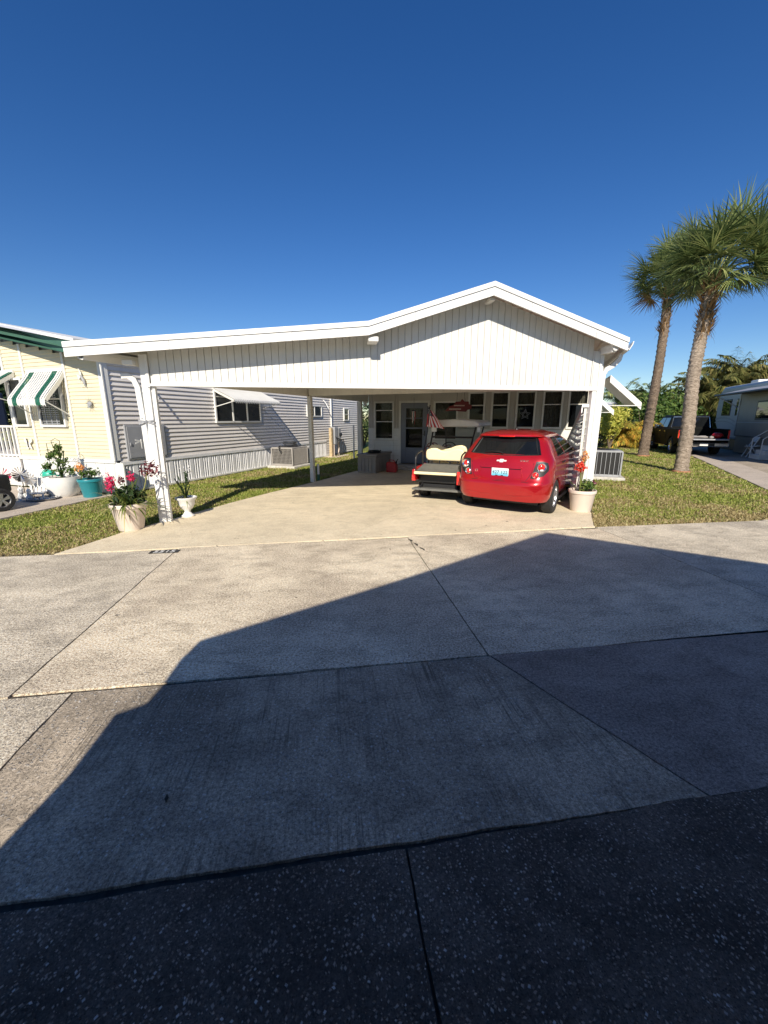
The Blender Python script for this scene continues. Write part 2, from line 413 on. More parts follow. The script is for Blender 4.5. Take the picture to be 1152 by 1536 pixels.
# near row
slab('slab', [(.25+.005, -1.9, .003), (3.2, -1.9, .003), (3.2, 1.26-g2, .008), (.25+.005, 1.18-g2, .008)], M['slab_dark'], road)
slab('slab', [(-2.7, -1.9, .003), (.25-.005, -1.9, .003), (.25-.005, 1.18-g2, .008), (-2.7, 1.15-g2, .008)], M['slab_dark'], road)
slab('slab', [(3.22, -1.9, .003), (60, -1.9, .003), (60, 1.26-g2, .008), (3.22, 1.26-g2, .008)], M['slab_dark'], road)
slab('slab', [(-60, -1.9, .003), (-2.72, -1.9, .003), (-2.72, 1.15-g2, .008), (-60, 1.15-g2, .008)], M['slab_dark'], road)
slab('slab', [(-60, -8.5, .003), (60, -8.5, .003), (60, -1.93, .003), (-60, -1.93, .003)], M['slab_mid'], road)
# patched crack seam in the brushed slab
mb = MB()
for (p, q, wd) in [((1.02, 5.12), (1.16, 4.55), .05)]:
    e = jag(p, q, .02, .03, 5); l = [v+Vector((.02,0,.004)) for v in e]; r_ = [v+Vector((.02+.018*(1+math.sin(i)), 0, .004)) for i, v in enumerate(e)]
    mb.strip(l, r_)
mb.build('crack_sealant', M['rbase'], road)

# own driveway
drive = thing('driveway', None, None); tag(drive, 'cream concrete driveway slab in front of the carport', kind='structure')
mb = MB(); mb.prism([(-3.3,5.05,-.05),(4.02,5.36,-.05),(4.02,5.45,-.05),(4.7,6.4,-.05),(8.4,13.0,-.05),(4.5,16.5,-.05),(-.2,11.0,-.05),(-1.0,9.7,-.05),(-2.7,6.6,-.05)], (0,0,.034)); mb.build('slab_bed', M['rbase'], drive)
def lerp2(p, q, t): return (p[0]+(q[0]-p[0])*t, p[1]+(q[1]-p[1])*t)
jl0, jl1 = (.10, 5.24), (2.6, 8.45)
slab('slab', [(-3.32,5.11,.004),(.10-.004,5.235,.003),(2.1-.004,7.75,.002),(2.6-.004,8.45,.003),(-1.0+.0,8.44,.01),(-1.35,8.9-.0,.0),(-1.9,7.98,.012),(-2.55,6.75,.012),(-2.98,6.0,.012),(-3.2,5.4,.01)], M['slab_drive'], drive, .004)
slab('slab', [(.10+.004,5.24,.004),(3.99,5.37,.002),(4.02,5.46,.012),(4.66,6.45,.01),(5.85,8.45,.003),(2.6+.004,8.45,.002),(2.1+.004,7.75,.003)], M['slab_drive'], drive, .004)
slab('slab', [(-1.0,8.46,.003),(5.86,8.46,.01),(7.4,11.3,.004),(4.5,16.2,.004),(3.2,16.5,.004),(-.35,10.45,.01),(-1.34,8.92,.01)], M['slab_drive'], drive, .004)
# left patio
patio = thing('pavement', None, None); tag(patio, 'pale concrete patio strip beside the cream house', kind='structure')
slab('slab', [(-12,4.6,.006),(-8.4,4.6,.006),(-5.37,7.15,.006),(-4.78,8.75,.006),(-4.6,9.2,.003),(-9,11.5,.003),(-12,12,.003)], M['slab_pave'], patio, .004)
# right driveway
rd = thing('side_driveway', None, None); tag(rd, 'brown stained neighbouring driveway beyond the lawn', kind='structure')
slab('slab', [(8.26,5.42,.004),(60,5.42,.004),(60,40,.004),(23,25.4,.004),(16.85,16.93,.01),(10.02,7.78,.01)], M['slab_right'], rd, .0)
u = Vector((.598,.80,0)); nn = Vector((.8,-.598,0)); p0 = Vector((8.26,5.42,.004))
mb = MB(); q = [p0+u*0, p0+nn*.95-u*.7, p0+nn*.95+u*24, p0+u*24]; mb.add([v for v in q], [(0,1,2,3)]); mb.build('edge_strip', M['slab_pave'], rd)

# house number stencilled on the street
num = thing('street_number', 'black painted rectangle with white house number on the street', 'painted number', (-2.03,5.02,.003), 0)
mb = MB(); mb.box(-.17,.17,-.055,.055,.0,.003); local(num, mb).build('number_plate', M['black'], num)
mb = text_mb('5515', .13, (0,0,.004), (1,0,0), (0,1,0), .0008); local(num, mb).build('digits', M['white'], num)

# ------------------------------------------------------------------ grass blades
def inpoly(x, y, P):
    c = False; j = len(P)-1
    for i in range(len(P)):
        if (P[i][1] > y) != (P[j][1] > y) and x < (P[j][0]-P[i][0])*(y-P[i][1])/(P[j][1]-P[i][1])+P[i][0]: c = not c
        j = i
    return c
def lawn(name, P, dens, label, seed, hl=.034, maxn=140000, fade=7):
    r = random.Random(seed); xs = [p[0] for p in P]; ys = [p[1] for p in P]
    x0, x1, y0, y1 = min(xs), max(xs), min(ys), max(ys); area = (x1-x0)*(y1-y0); n = int(area*dens); vs = []; fs = []
    for _ in range(n):
        x = r.uniform(x0, x1); y = r.uniform(y0, y1)
        d = math.hypot(x, y)
        k = min(1, (fade/d)**1.6)
        if r.random() > k or not inpoly(x, y, P): continue
        s = 1/math.sqrt(k)
        t = r.uniform(0, 2*PI); h = r.uniform(.5, 1.2)*hl*min(s, 1.6); lean = r.uniform(.3, 1.3)*h; wd = r.uniform(.004, .0085)*s
        clump = noise.noise(Vector((x*3, y*3, seed)))
        h *= (1+clump*.7)
        t2 = r.uniform(0, 2*PI); o = len(vs)
        dx, dy = math.cos(t)*wd, math.sin(t)*wd; lx, ly = math.cos(t2)*lean, math.sin(t2)*lean
        vs += [(x-dx, y-dy, -.032), (x+dx, y+dy, -.032), (x+dx*.7+lx*.5, y+dy*.7+ly*.5, -.03+h*.75), (x+lx*1.1, y+ly*1.1, -.03+h*.95), (x-dx*.7+lx*.5, y-dy*.7+ly*.5, -.03+h*.75)]
        fs += [(o, o+1, o+2, o+4), (o+4, o+2, o+3)]
    me = bpy.data.meshes.new(name); me.from_pydata(vs, [], fs); me.materials.append(M['blades'])
    ob = bpy.data.objects.new(name, me); COL.objects.link(ob); tag(ob, label, 'grass', kind='stuff'); return ob
def bladesmat():
    m, nt, b, o = new_mat('grass blades')
    g_ = N(nt, 'ShaderNodeNewGeometry'); rp = g_.outputs['Random Per Island']; p = g_.outputs['Position']
    green = ramp(nt, rp, [(.1, (.13,.18,.03)), (.5, (.27,.32,.06)), (.9, (.44,.46,.13))])
    straw = ramp(nt, rp, [(.1, (.22,.16,.07)), (.6, (.46,.37,.18)), (.95, (.60,.52,.28))])
    big = noise_n(nt, p, .8, 4, .6)
    f = math_n(nt, 'ADD', ramp(nt, big, [(.40, .05), (.64, .8)]), ramp(nt, noise_n(nt, p, 7, 3), [(.5, 0.), (.75, .5)]))
    # straw-coloured blades along the hot concrete edges
    sep = N(nt, 'ShaderNodeSeparateXYZ'); L(nt, p, sep.inputs[0])
    edge = N(nt, 'ShaderNodeMapRange'); edge.inputs[1].default_value = 6.6; edge.inputs[2].default_value = 5.1; L(nt, sep.outputs[1], edge.inputs[0])
    f = math_n(nt, 'ADD', f, math_n(nt, 'MULTIPLY', edge.outputs[0], .75))
    rr = math_n(nt, 'FRACT', math_n(nt, 'MULTIPLY', rp, 37.7))
    pick = math_n(nt, 'GREATER_THAN', f, math_n(nt, 'ADD', math_n(nt, 'MULTIPLY', rr, .9), .12))
    c = mixc(nt, pick, green, straw)
    L(nt, c, b.inputs['Base Color']); b.inputs['Roughness'].default_value = .6; b.inputs['Specular IOR Level'].default_value = .25
    t = N(nt, 'ShaderNodeBsdfTranslucent'); L(nt, c, t.inputs[0]); mx = N(nt, 'ShaderNodeMixShader'); mx.inputs[0].default_value = .3
    L(nt, b.outputs[0], mx.inputs[1]); L(nt, t.outputs[0], mx.inputs[2]); L(nt, mx.outputs[0], o.inputs[0])
    return m
M['blades'] = bladesmat()
W0 = Vector((-4.53, 9.32, 0))
wl = lambda s, off=0: tuple((W0+A2*s+B2*off))[:2]
lawn('lawn', [(-9,5.1),(-3.3,5.12),(-3.2,5.45),(-2.98,6.03),(-2.53,6.8),(-1.9,8.02),(-1.34,8.95),(-.4,10.5),(3.4,17.0),wl(13,.1),wl(.2,.1),(-4.75,8.8),(-5.33,7.15),(-7.9,5.1)], 3600, 'grass strip left of the driveway reaching back along the grey side wall', 3)
lawn('lawn', [(4.02,5.38),(8.2,5.42),(9.98,7.8),(16.8,16.95),(23,25.4),(19,32),(12,24),(8.6,13.6),(4.7,6.5),(4.05,5.5)], 3300, 'grass lawn under the two palms right of the white house', 4, .034)
# ------------------------------------------------------------------ the white carport home
R0 = Vector((4.66, 6.58, 0))
house = thing('carport_house', 'white home with wide open gabled carport, ribbed front gable and row of porch windows', 'house', (-2.6,6.58,0), -TH)
prof = [(-3.42,2.575),(.64,2.95),(2.5,3.545),(4.77,2.83)]
def rz_(x):
    for (x0, z0), (x1, z1) in zip(prof, prof[1:]):
        if x <= x1: return z0+(z1-z0)*(x-x0)/(x1-x0)
    return prof[-1][1]
def profpoly(dz0, dz1, Y, x0=None, x1=None):
    P = [(x, z) for x, z in prof]
    return [(x, Y, z+dz0) for x, z in P]+[(x, Y, z+dz1) for x, z in reversed(P)]
D_ = A*15.5
mb = MB(); mb.prism(profpoly(0, -.05, 6.2), D_); roof = mb.build('roof', M['roofshingle'], house)
mb = MB(); mb.prism(profpoly(.012, -.055, 6.155), (0,.045,0)); mb.build('fascia_cap', M['trim'], roof)
mb = MB(); mb.prism(profpoly(-.057, -.175, 6.172), (0,.03,0)); mb.prism(profpoly(-.105, -.112, 6.169), (0,.003,0)); fa_ = mb.build('fascia', M['trim'], roof)
mb = MB()
for x in (-2.1,-.45,1.32,3.1,4.2): mb = MB(); mb.box(x,x+.006,6.1685,6.1715,rz_(x)-.172,rz_(x)-.060); mb.build('fascia_seam', M['grey'], roof)
# pan ribs under the roof sheet
mb = MB()
for k in range(0, 48):
    x = -3.3+k*.168
    if x > 4.6: break
    z = rz_(x)-.051
    mb.add([(x-.02,6.21,z),(x+.02,6.21,z),(x,6.21,z-.025)], []);o=len(mb.v)-3
    e = A*15.2
    mb.add([Vector((x-.02,6.21,z))+e, Vector((x+.02,6.21,z))+e, Vector((x,6.21,z-.025))+e], [])
    mb.f += [(o,o+2,o+5,o+3),(o+2,o+1,o+4,o+5),(o,o+1,o+2),(o+3,o+5,o+4)]
mb.build('ceiling_ribs', M['white_shade'], roof)
# gutters along both eaves and the valley, and their end caps
def gutter(x, z, s0, s1, side):
    mb = MB(); P = [(0,0),(0,-.11),(.06*side,-.13),(.11*side,-.05),(.125*side,0),(.105*side,0),(.095*side,-.045),(.055*side,-.115),(.012*side,-.10),(.012*side,0)]
    base = Vector((x, 6.2, z))
    mb.prism([base+Vector((px, 0, pz))+A*s0 for px, pz in P], A*(s1-s0)); return mb
gutter(4.765, 2.80, .0, 13, 1).build('gutter', M['white'], house)
gutter(-3.30, 2.50, .02, 13, 1).build('gutter', M['white'], house)
mb = MB(); mb.box(.64,.79,6.22,6.50,2.70,2.77); mb.build('gutter_end', M['white'], house, bevel=.012)
mb = MB(); mb.box(2.48,2.56,6.26,6.5,3.325,3.365); mb.build('ridge_beam_end', M['white_shade'], house, bevel=.006)
mb = MB(); mb.obox((4.60,6.4,2.70),(.04,0,0),(0,.15,0),(0,0,.06)); mb.tube([(4.60,6.24,2.70),(4.60,6.22,2.70)], .05, 14); mb.build('floodlight', M['white'], house, bevel=.01)
mb = MB(); mb.box(-2.84,-2.70,6.42,6.56,2.34,2.41); mb.build('gutter_end', M['white'], house, bevel=.01)
# ribbed front gable wall
mb = MB(); x = -2.50; Yf = 6.55
gab = [(-2.54,Yf+.02,2.10)]+[(4.44,Yf+.02,2.10),(4.44,Yf+.02,rz_(4.44)-.06),(2.5,Yf+.02,3.48),(.64,Yf+.02,2.885),(-2.54,Yf+.02,rz_(-2.54)-.06)]
while x < 4.40:
    x1 = min(x+.1015, 4.44)
    mid = [m_ for m_ in (.64, 2.5) if x < m_ < x1]
    top = [(x1, rz_(x1)-.06)]+[(m_, rz_(m_)-.06) for m_ in reversed(mid)]+[(x, rz_(x)-.06)]
    mb.prism([(x,Yf,2.10),(x1,Yf,2.10)]+[(p_, Yf, z_) for p_, z_ in top], (0,.018,0)); x += .107
gw = mb.build('front_gable', M['panel'], house, bevel=.003)
mb = MB(); mb.prism(gab, (0,.03,0)); mb.build('gable_backing', M['white_shade'], gw)
mb = MB(); mb.box(-2.54,4.645,6.53,6.64,2.065,2.10); mb.box(-2.52,4.44,6.535,6.549,2.10,2.128); mb.build('header_trim', M['trim'], house)
mb = MB(); mb.box(-2.52,4.44,6.60,6.70,2.10,2.30); mb.build('header_beam', M['white_shade'], house)
# corner posts
mb = MB(); mb.box(-2.665,-2.56,6.545,6.66,0,2.50); mb.build('post', M['white'], house, bevel=.004)
mb = MB(); mb.box(-2.558,-2.50,6.58,6.65,.0,2.06); mb.box(-2.585,-2.545,6.528,6.56,2.05,2.5); mb.build('post_flange', M['white'], house)
mb = MB(); mb.box(4.50,4.575,6.545,6.64,0,2.065); mb.box(4.577,4.645,6.535,6.65,0,2.74); mb.box(4.445,4.463,6.538,6.56,2.10,2.70); mb.box(4.475,4.575,6.547,6.56,2.10,2.70); mb.build('post', M['white'], house, bevel=.004)
pm_ = Vector((-.40,10.46,0)); mb = MB(); mb.obox(pm_+Z*1.07, B*.05, A*.05, Z*1.07); mb.build('post', M['white_shade'], house, bevel=.005)
pr_ = Vector((1.07,13.32,0)); mb = MB(); mb.obox(pr_+Z*1.07, B*.07, A*.06, Z*1.07); mb.build('post', M['white_shade'], house, bevel=.005)
mb = MB(); mb.obox(pr_+Z*.85+B*-.28+A*.1, B*.02, A*.02, Z*.55); mb.build('drain_pipe', M['white'], house)
# downspouts
def spout(pts, w_, d_):
    mb = MB()
    for a, b in zip(pts, pts[1:]):
        dd = (Vector(b)-Vector(a)).normalized()*.012
        mb.bar(Vector(a)-dd, Vector(b)+dd, w_, d_, (0,-1,.001))
    return mb
spout([(-2.92,6.57,2.20),(-2.84,6.575,2.205),(-2.77,6.58,2.15),(-2.735,6.585,2.05),(-2.715,6.585,1.6),(-2.70,6.585,.62)], .075, .055).build('downspout', M['white'], house, bevel=.006)
spout([(4.90,6.5,2.64),(4.88,6.5,2.56),(4.80,6.52,2.47),(4.71,6.55,2.41),(4.675,6.57,2.33),(4.672,6.57,.30),(4.70,6.5,.2)], .075, .055).build('downspout', M['white'], house, bevel=.006)
# inner beams
mb = MB(); mb.bar(pm_+Z*2.24, pm_+B*6.2+Z*2.24, .09, .18); mb.build('inner_beam', M['white_shade'], house)
mb = MB(); l0 = Vector((-2.61,6.62,0))
mb.bar(l0+Z*2.27, l0+A*8.2+Z*2.27, .07, .26)
for k in range(40): mb.bar(l0+A*(.15+k*.2)-B*.04+Z*2.15, l0+A*(.15+k*.2)-B*.04+Z*2.39, .012, .02)
mb.build('side_beam', M['white_shade'], house)

# porch wall with door and windows; t along B, z up; origin PD
PD = Vector((2.43,13.48,0))
def pw(t, z, d=0): return PD+B*t-A*d+Z*z
ops = [(-.93,-.22,.90,2.16),(-.03,1.0,.12,2.17),(1.14,1.92,.92,2.14),(2.22,2.76,1.31,2.38),(2.92,3.47,1.31,2.38),(3.64,4.22,1.31,2.38),(4.38,4.95,1.31,2.38),(5.06,5.62,1.31,2.38)]
mb = MB(); RIBS = []
def pbox(m, t0, t1, z0, z1, d0, d1):
    c = pw((t0+t1)/2, (z0+z1)/2, (d0+d1)/2); m.obox(c, B*(t1-t0)/2, A*abs(d1-d0)/2, Z*(z1-z0)/2)
tt = -1.15
for (t0, t1, z0, z1) in ops:
    pbox(mb, tt, t0, 0, 2.75, -.1, 0); pbox(mb, t0, t1, z1, 2.75, -.1, 0)
    if z0 > .2: pbox(mb, t0, t1, 0, z0, -.1, 0)
    rib = MB(); q = tt+.03
    while q < t0-.02:
        pbox(rib, q, q+.022, 1.30, 2.6, 0, .018); q += .085
    if rib.v: RIBS.append(rib)
    tt = t1
pbox(mb, 5.62, 5.8, 0, 2.75, -.1, 0)
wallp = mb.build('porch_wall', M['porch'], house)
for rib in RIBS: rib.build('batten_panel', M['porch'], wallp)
for (t0, t1, z1) in ((-1.15,-.935,1.28),(-.93,-.222,.88),(-.218,-.03,1.28),(1.0,1.138,1.28),(1.142,1.918,.90),(1.922,5.8,1.28)):
    mb = MB(); pbox(mb, t0, t1, 0.1, z1, 0, .02); mb.build('lower_panel', M['white_shade'], wallp, bevel=.004)
mb = MB()
for k in range(6):
    for (t0, t1) in ((-1.15,-.06),(1.03,5.8)): pbox(mb, t0, t1, .2+k*.17, .206+k*.17, .018, .026)
mb.build('panel_seam', M['porch'], wallp)
def curtain(t0, t1, z0, z1, d, amp=.02, n=60):
    m = MB(); la = []; lb = []
    for i in range(n+1):
        t = t0+(t1-t0)*i/n; dd = d+amp*math.sin(i*1.3)+amp*.5*math.sin(i*.47+1)
        la.append(pw(t, z0, dd)); lb.append(pw(t, z1, dd))
    m.strip(la, lb); return m
def pwindow(t0, t1, z0, z1, rail, curtains, lab=None):
    fr = MB(); w_ = .045
    pbox(fr, t0-w_, t0+.012, z0-w_, z1+w_, -.02, .035); pbox(fr, t1-.012, t1+w_, z0-w_, z1+w_, -.02, .035)
    pbox(fr, t0+.012, t1-.012, z1-.012, z1+w_, -.02, .035); pbox(fr, t0+.012, t1-.012, z0-w_, z0+.012, -.02, .04)
    win = fr.build('window', M['white_shade'], house)
    if lab: win['label'] = lab
    m = MB()
    for r_ in rail: pbox(m, t0+.012, t1-.012, r_-.014, r_+.014, -.03, .012)
    m.build('sash', M['white_shade'], win)
    m = MB(); m.add([pw(t0, z0, -.02), pw(t1, z0, -.02), pw(t1, z1, -.02), pw(t0, z1, -.02)], [(0,1,2,3)]); m.build('pane', M['pane'], win, fixn=False)
    for (a, b, c, d) in curtains:
        curtain(a, b, c, d, -.13).build('curtain', M['cloth_curtain'], win, smooth=True)
    return win
pwindow(-.93+.04,-.26,.94,2.12,[1.50,1.87],[(-.9,-.25,1.86,2.15),(-.9,-.70,1.5,2.0),(-.42,-.25,1.5,2.0)])
pwindow(1.18,1.88,.96,2.10,[1.55],[(1.15,1.6,1.2,2.1)])
for i, (t0, t1, z0, z1) in enumerate(ops[3:]):
    pwindow(t0+.05, t1-.05, z0+.04, z1-.02, [2.0], [(t0, t1, 1.98, 2.38)]+([(t0,t1,1.35,2.0)] if i in (3,) else []))
# dark room behind
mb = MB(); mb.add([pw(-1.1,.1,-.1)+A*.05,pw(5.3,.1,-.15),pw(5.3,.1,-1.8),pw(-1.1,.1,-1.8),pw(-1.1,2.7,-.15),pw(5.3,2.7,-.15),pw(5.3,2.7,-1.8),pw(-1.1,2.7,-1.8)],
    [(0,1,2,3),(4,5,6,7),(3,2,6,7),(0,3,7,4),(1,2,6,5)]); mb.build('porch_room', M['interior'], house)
# storm door
fr = MB(); pbox(fr, -.03,.03,.12,2.17,-.03,.03); pbox(fr, .94,1.0,.12,2.17,-.03,.03); pbox(fr, .03,.94,2.10,2.17,-.03,.03); fr.build('door_frame', M['white_shade'], house)
d_ = MB(); pbox(d_, .035,.20,.13,2.09,-.02,.012); pbox(d_, .77,.935,.13,2.09,-.02,.012); pbox(d_, .20,.77,.13,.66,-.02,.010); pbox(d_, .20,.77,1.93,2.09,-.02,.010)
pbox(d_, .20,.77,1.27,1.32,-.02,.010); pbox(d_, .20,.77,1.60,1.63,-.02,.006)
door = d_.build('door', M['doorgrey'], house, bevel=.004)
m = MB(); m.add([pw(.2,.66,-.008),pw(.77,.66,-.008),pw(.77,1.93,-.008),pw(.2,1.93,-.008)], [(0,1,2,3)]); m.build('pane', M['pane'], door)
m = MB(); pbox(m, .84,.87,1.05,1.22,.014,.05); m.tube([pw(.855,1.1,.05), pw(.80,1.1,.055)], .009); m.build('handle', M['blackmetal'], door)
curtain(.2,.77,1.3,1.93,-.13).build('curtain', M['cloth_curtain'], door, smooth=True)
m = MB(); pbox(m, -.15,1.1,.006,.10,.0,.55); pbox(m, -.35,1.3,.006,.05,.55,.85); m.build('doorstep', M['pad'], house, bevel=.01)
# side and rear walls of the home behind the porch
mb = MB(); c0 = pw(5.8,0,0); c1 = pw(-1.15,0,0)
def vwall(m, p, q, z0, z1, th): 
    d = (Vector(q)-Vector(p)); nrm = Vector((-d.y, d.x, 0)).normalized()*th/2
    m.obox((Vector(p)+Vector(q))/2+Z*(z0+z1)/2, d/2, nrm, Z*(z1-z0)/2)
vwall(mb, c0+A*.12, c0+A*10, 0, 2.72, .1); vwall(mb, c1+A*.12, c1+A*10, 0, 2.6, .1); vwall(mb, c1+A*10, c0+A*10, 0, 2.6, .1)
mb.build('side_wall', M['white_shade'], house)
# lap sided wing wall with sloping top beside the car
def lap(m, p, q, z0, z1, pitch, proud, nrm, ztop=None):
    """horizontal lap boards between ground points p and q; ztop(s) may cut the wall along a slope"""
    p, q, nrm = Vector(p), Vector(q), Vector(nrm); Lh = (q-p).length; u = (q-p)/Lh; z = z0
    while z < z1-.005:
        zt = min(z+pitch, z1); s0, s1 = 0, Lh
        if ztop:
            s0, s1 = ztop(z+pitch*.5, Lh)
            if s1-s0 < .05: z += pitch; continue
        a = p+u*s0; b = p+u*s1
        P = [a+nrm*proud+Z*z, a+nrm*proud*1.02+Z*(z+.006), a+nrm*.004+Z*zt, a-nrm*.0+Z*zt, a+Z*z]
        m.prism(P, b-a); z += pitch
wing0 = Vector((4.46,6.62,0)); wing1 = wing0+A*4.3
m = MB(); wl_ = (wing1-wing0).length
zt = lambda s: 1.78-(1.78-.82)*min(1, s/wl_)
vwall(m, wing0, wing1, 0, .3, .03)
z = .06
while z < 1.72:
    ln_ = min(wl_, max(.05, (1.78-z-.06)/(1.78-.82)*wl_)); a = wing0+Z*z
    P = [a-B*.06, a+B*.06+Z*.06, a+B*.06+Z*.068, a-B*.06+Z*.012]
    m.prism(P, A*ln_); z += .122
wing = m.build('louvre_screen', M['white'], house)
for k in range(4): m = MB(); m.obox(wing0+A*(.03+k*1.41)+Z*((1.78-.96*(.03+k*1.41)/4.3)/2), B*.02, A*.03, Z*((1.78-.96*(.03+k*1.41)/4.3)/2)); m.build('louvre_post', M['white_shade'], wing)
m = MB(); m.bar(wing0+Z*1.82, wing1+Z*.86, .11, .05); m.bar(wing0+Z*1.76-B*.055, wing1+Z*.80-B*.055, .015, .12); m.build('wing_cap', M['trim'], wing)
# right hand side awnings on the home's outer wall
def flat_awning(s, ln, d, zt_, zb_):
    m = MB(); o = R0+B*.52
    a = o+A*s+Z*zt_; b = o+A*s+B*d+Z*zb_
    n_ = Vector((0,0,1))
    P = [a, b, b-Z*.11+B*-.02, a-Z*.11]
    m.prism([a, b, b-Z*.035, a-Z*.035], A*ln)
    aw = m.build('side_awning', M['trim'], house)
    m = MB(); m.prism([p_-A*.012 for p_ in [a+Z*.01, b+Z*.01, b-Z*.15, a-Z*.15]], A*.022); m.build('awning_end', M['trim'], aw)
    m = MB()
    for k in range(1): m.tube([o+A*(s+.05)+Z*(zb_-.05), b-A*.02-Z*.06], .012)
    m.build('support_rod', M['white'], aw)
flat_awning(3.0, 1.8, .70, 2.58, 1.95)
flat_awning(6.8, 1.8, .70, 2.5, 1.85)

# hanging things under the carport
def hang(name, lab, cat, loc): return thing(name, lab, cat, loc, 0)
lt = thing('porch_light', 'small white light fixture on the carport beam beside the rear post', 'light', tuple(pw(-1.12,2.10,.35)))
m = MB(); m.box(-.07,.07,-.07,.07,-.02,.08); local(lt, m).build('base', M['white'], lt, bevel=.01)
m = MB(); m.lathe((0,0,-.1), [(.02,0),(.055,.02),(.06,.06),(.05,.08)], 12, cap=True); local(lt, m).build('globe', M['white'], lt, smooth=True)
ch = thing('wind_chime', 'dark wind chime hanging in front of the grey door', 'wind chime', tuple(pw(.62,2.2,.5)))
m = MB(); m.tube([(0,0,.05),(0,0,-.32)], .004, 5); m.lathe((0,0,-.36), [(.01,.04),(.07,.02),(.075,0),(.01,0)], 12); local(ch, m).build('canopy', M['blackmetal'], ch)
for k in range(5):
    t = k*2*PI/5; m = MB(); m.tube([(math.cos(t)*.05, math.sin(t)*.05, -.37), (math.cos(t)*.05, math.sin(t)*.05, -.62-.04*k)], .007, 6); local(ch, m).build('chime_tube', M['chrome'] if k % 2 else M['red'], ch)
sg = thing('hanging_sign', 'dark red cut out board with two pale lines hanging above the golf cart', 'sign', (3.30,10.05,1.92), -R(8))
P = [(-.36,-.14),(-.24,-.02),(-.12,.02),(-.08,.10),(.04,.10),(.08,.16),(.16,.10),(.26,.10),(.27,.04),(.36,.0),(.33,-.09),(.24,-.10),(.20,-.15),(.02,-.14),(-.10,-.12),(-.2,-.13)]
m = MB(); m.prism([(x*.95, -.01, z) for x, z in P], (0,.02,0)); local(sg, m).build('board', M['maroon'], sg, bevel=.004)
m = MB(); r = random.Random(3)
for z, x0, x1 in ((.0,-.12,.14),(-.085,-.24,.06)):
    x = x0
    while x < x1: wq = r.uniform(.012,.02); m.box(x, x+wq, -.014, -.0105, z-.014, z+.014); x += wq+.007
local(sg, m).build('lettering', M['pot'], sg)
for sx in (-.05,.16):
    m = MB(); m.tube([(sx,0,.10),(sx*.8,0,.32)], .004, 5); local(sg, m).build('chain', M['blackmetal'], sg)
st = thing('star_ornament', 'pale wire star hanging in the middle porch window', 'ornament', tuple(pw(3.93,1.72,.012)), -TH)
m = MB(); pts = [(math.sin(k*PI/5)*(.15 if k % 2 == 0 else .07), -.01, math.cos(k*PI/5)*(.15 if k % 2 == 0 else .07)) for k in range(11)]; m.tube(pts, .008, 6)
pts = [(x*.6, y, z*.6) for x, y, z in pts]; m.tube(pts, .006, 6); m.tube([(0,-.01,.15),(0,-.01,.27)], .002, 4); local(st, m).build('wire_star', M['grey'], st)

# ------------------------------------------------------------------ the cream and grey home on the left
nb = thing('cream_house', 'cream and grey sided home with green fascia and white skirting', 'house', tuple(W0), -TH2)
def nq(s, d, z): return W0+A2*s+B2*d+Z*z          # on the grey side wall, d outward
def yq(t, d, z): return W0+B2*t-A2*d+Z*z           # on the cream front wall, d outward
mb = MB(); mb.prism([yq(-3.16,-.02,0)+A2*.03, yq(-.03,-.02,0)+A2*.03, yq(-.03,-.02,2.8)+A2*.03, yq(-3.16,-.02,3.38)+A2*.03], A2*13); 
mb.build('wall_core', M['grey'], nb)
mb = MB(); lap(mb, nq(.12,0,0), nq(12.95,0,0), .68, 2.76, .1, .032, B2); gw_ = mb.build('side_siding', M['greysiding'], nb)
mb = MB(); lap(mb, nq(9.5,0,0), nq(12.95,0,0), .06, .68, .1, .032, B2); mb.build('lower_siding', M['greysiding'], gw_)
mb = MB(); mb.obox(nq(4.8,.014,.645), A2*4.7, B2*.03, Z*.035); mb.build('skirt_cap', M['skirt'], nb)
mb = MB(); s = .05
pat = [(.14,.022),(.05,.03),(.05,.03)]; k = 0
while s < 9.45:
    wd_, gp = pat[k % 3]; 
    mb.prism([nq(s, .0, .02), nq(s+.012, .028, .02), nq(s+wd_-.012, .028, .02), nq(s+wd_, .0, .02)], Z*.59); s += wd_+gp; k += 1
mb.obox(nq(4.8,-.012,.3), A2*4.7, B2*.01, Z*.3)
mb.build('side_skirt', M['skirt'], nb)
mb = MB(); mb.obox(nq(13.0,.0,1.4), A2*.05, B2*.05, Z*1.35); mb.obox(nq(4.9,.05,.03), A2*4.9, B2*.02, Z*.02); mb.build('side_trim', M['white_shade'], nb)
# cream front: laps following the gable
def gabtop(z, L_):
    # boards above the right end of the slope are shorter; s measured from left end
    if z < 2.74: return (0, L_)
    return (0, max(0, L_-(z-2.74)/.19))
mb = MB(); lap(mb, yq(-3.16,0,0), yq(.0,0,0), .72, 3.36, .08, .016, -A2, gabtop); mb.build('front_siding', M['cream'], nb)
mb = MB(); mb.obox(yq(-1.56,.012,.70), B2*1.6, A2*.025, Z*.035)
t = -3.1
while t < .05: mb.obox(yq(t+.14,.004,.34), B2*.136, A2*.012, Z*.335); t += .28
mb.build('front_skirt', M['white'], nb)
for t, w_, zt__ in ((-3.13,.035,3.34),(-2.42,.03,3.2),(-1.07,.03,2.96),(-.0,.055,2.76)): mb = MB(); mb.obox(yq(t,.026,(zt__+.72)/2), B2*w_, A2*.012, Z*(zt__-.72)/2); mb.build('trim_board', M['white'], nb)
mb = MB(); mb.obox(nq(.05,.028,1.73), A2*.055, B2*.014, Z*1.01); mb.build('trim_board', M['white'], nb)
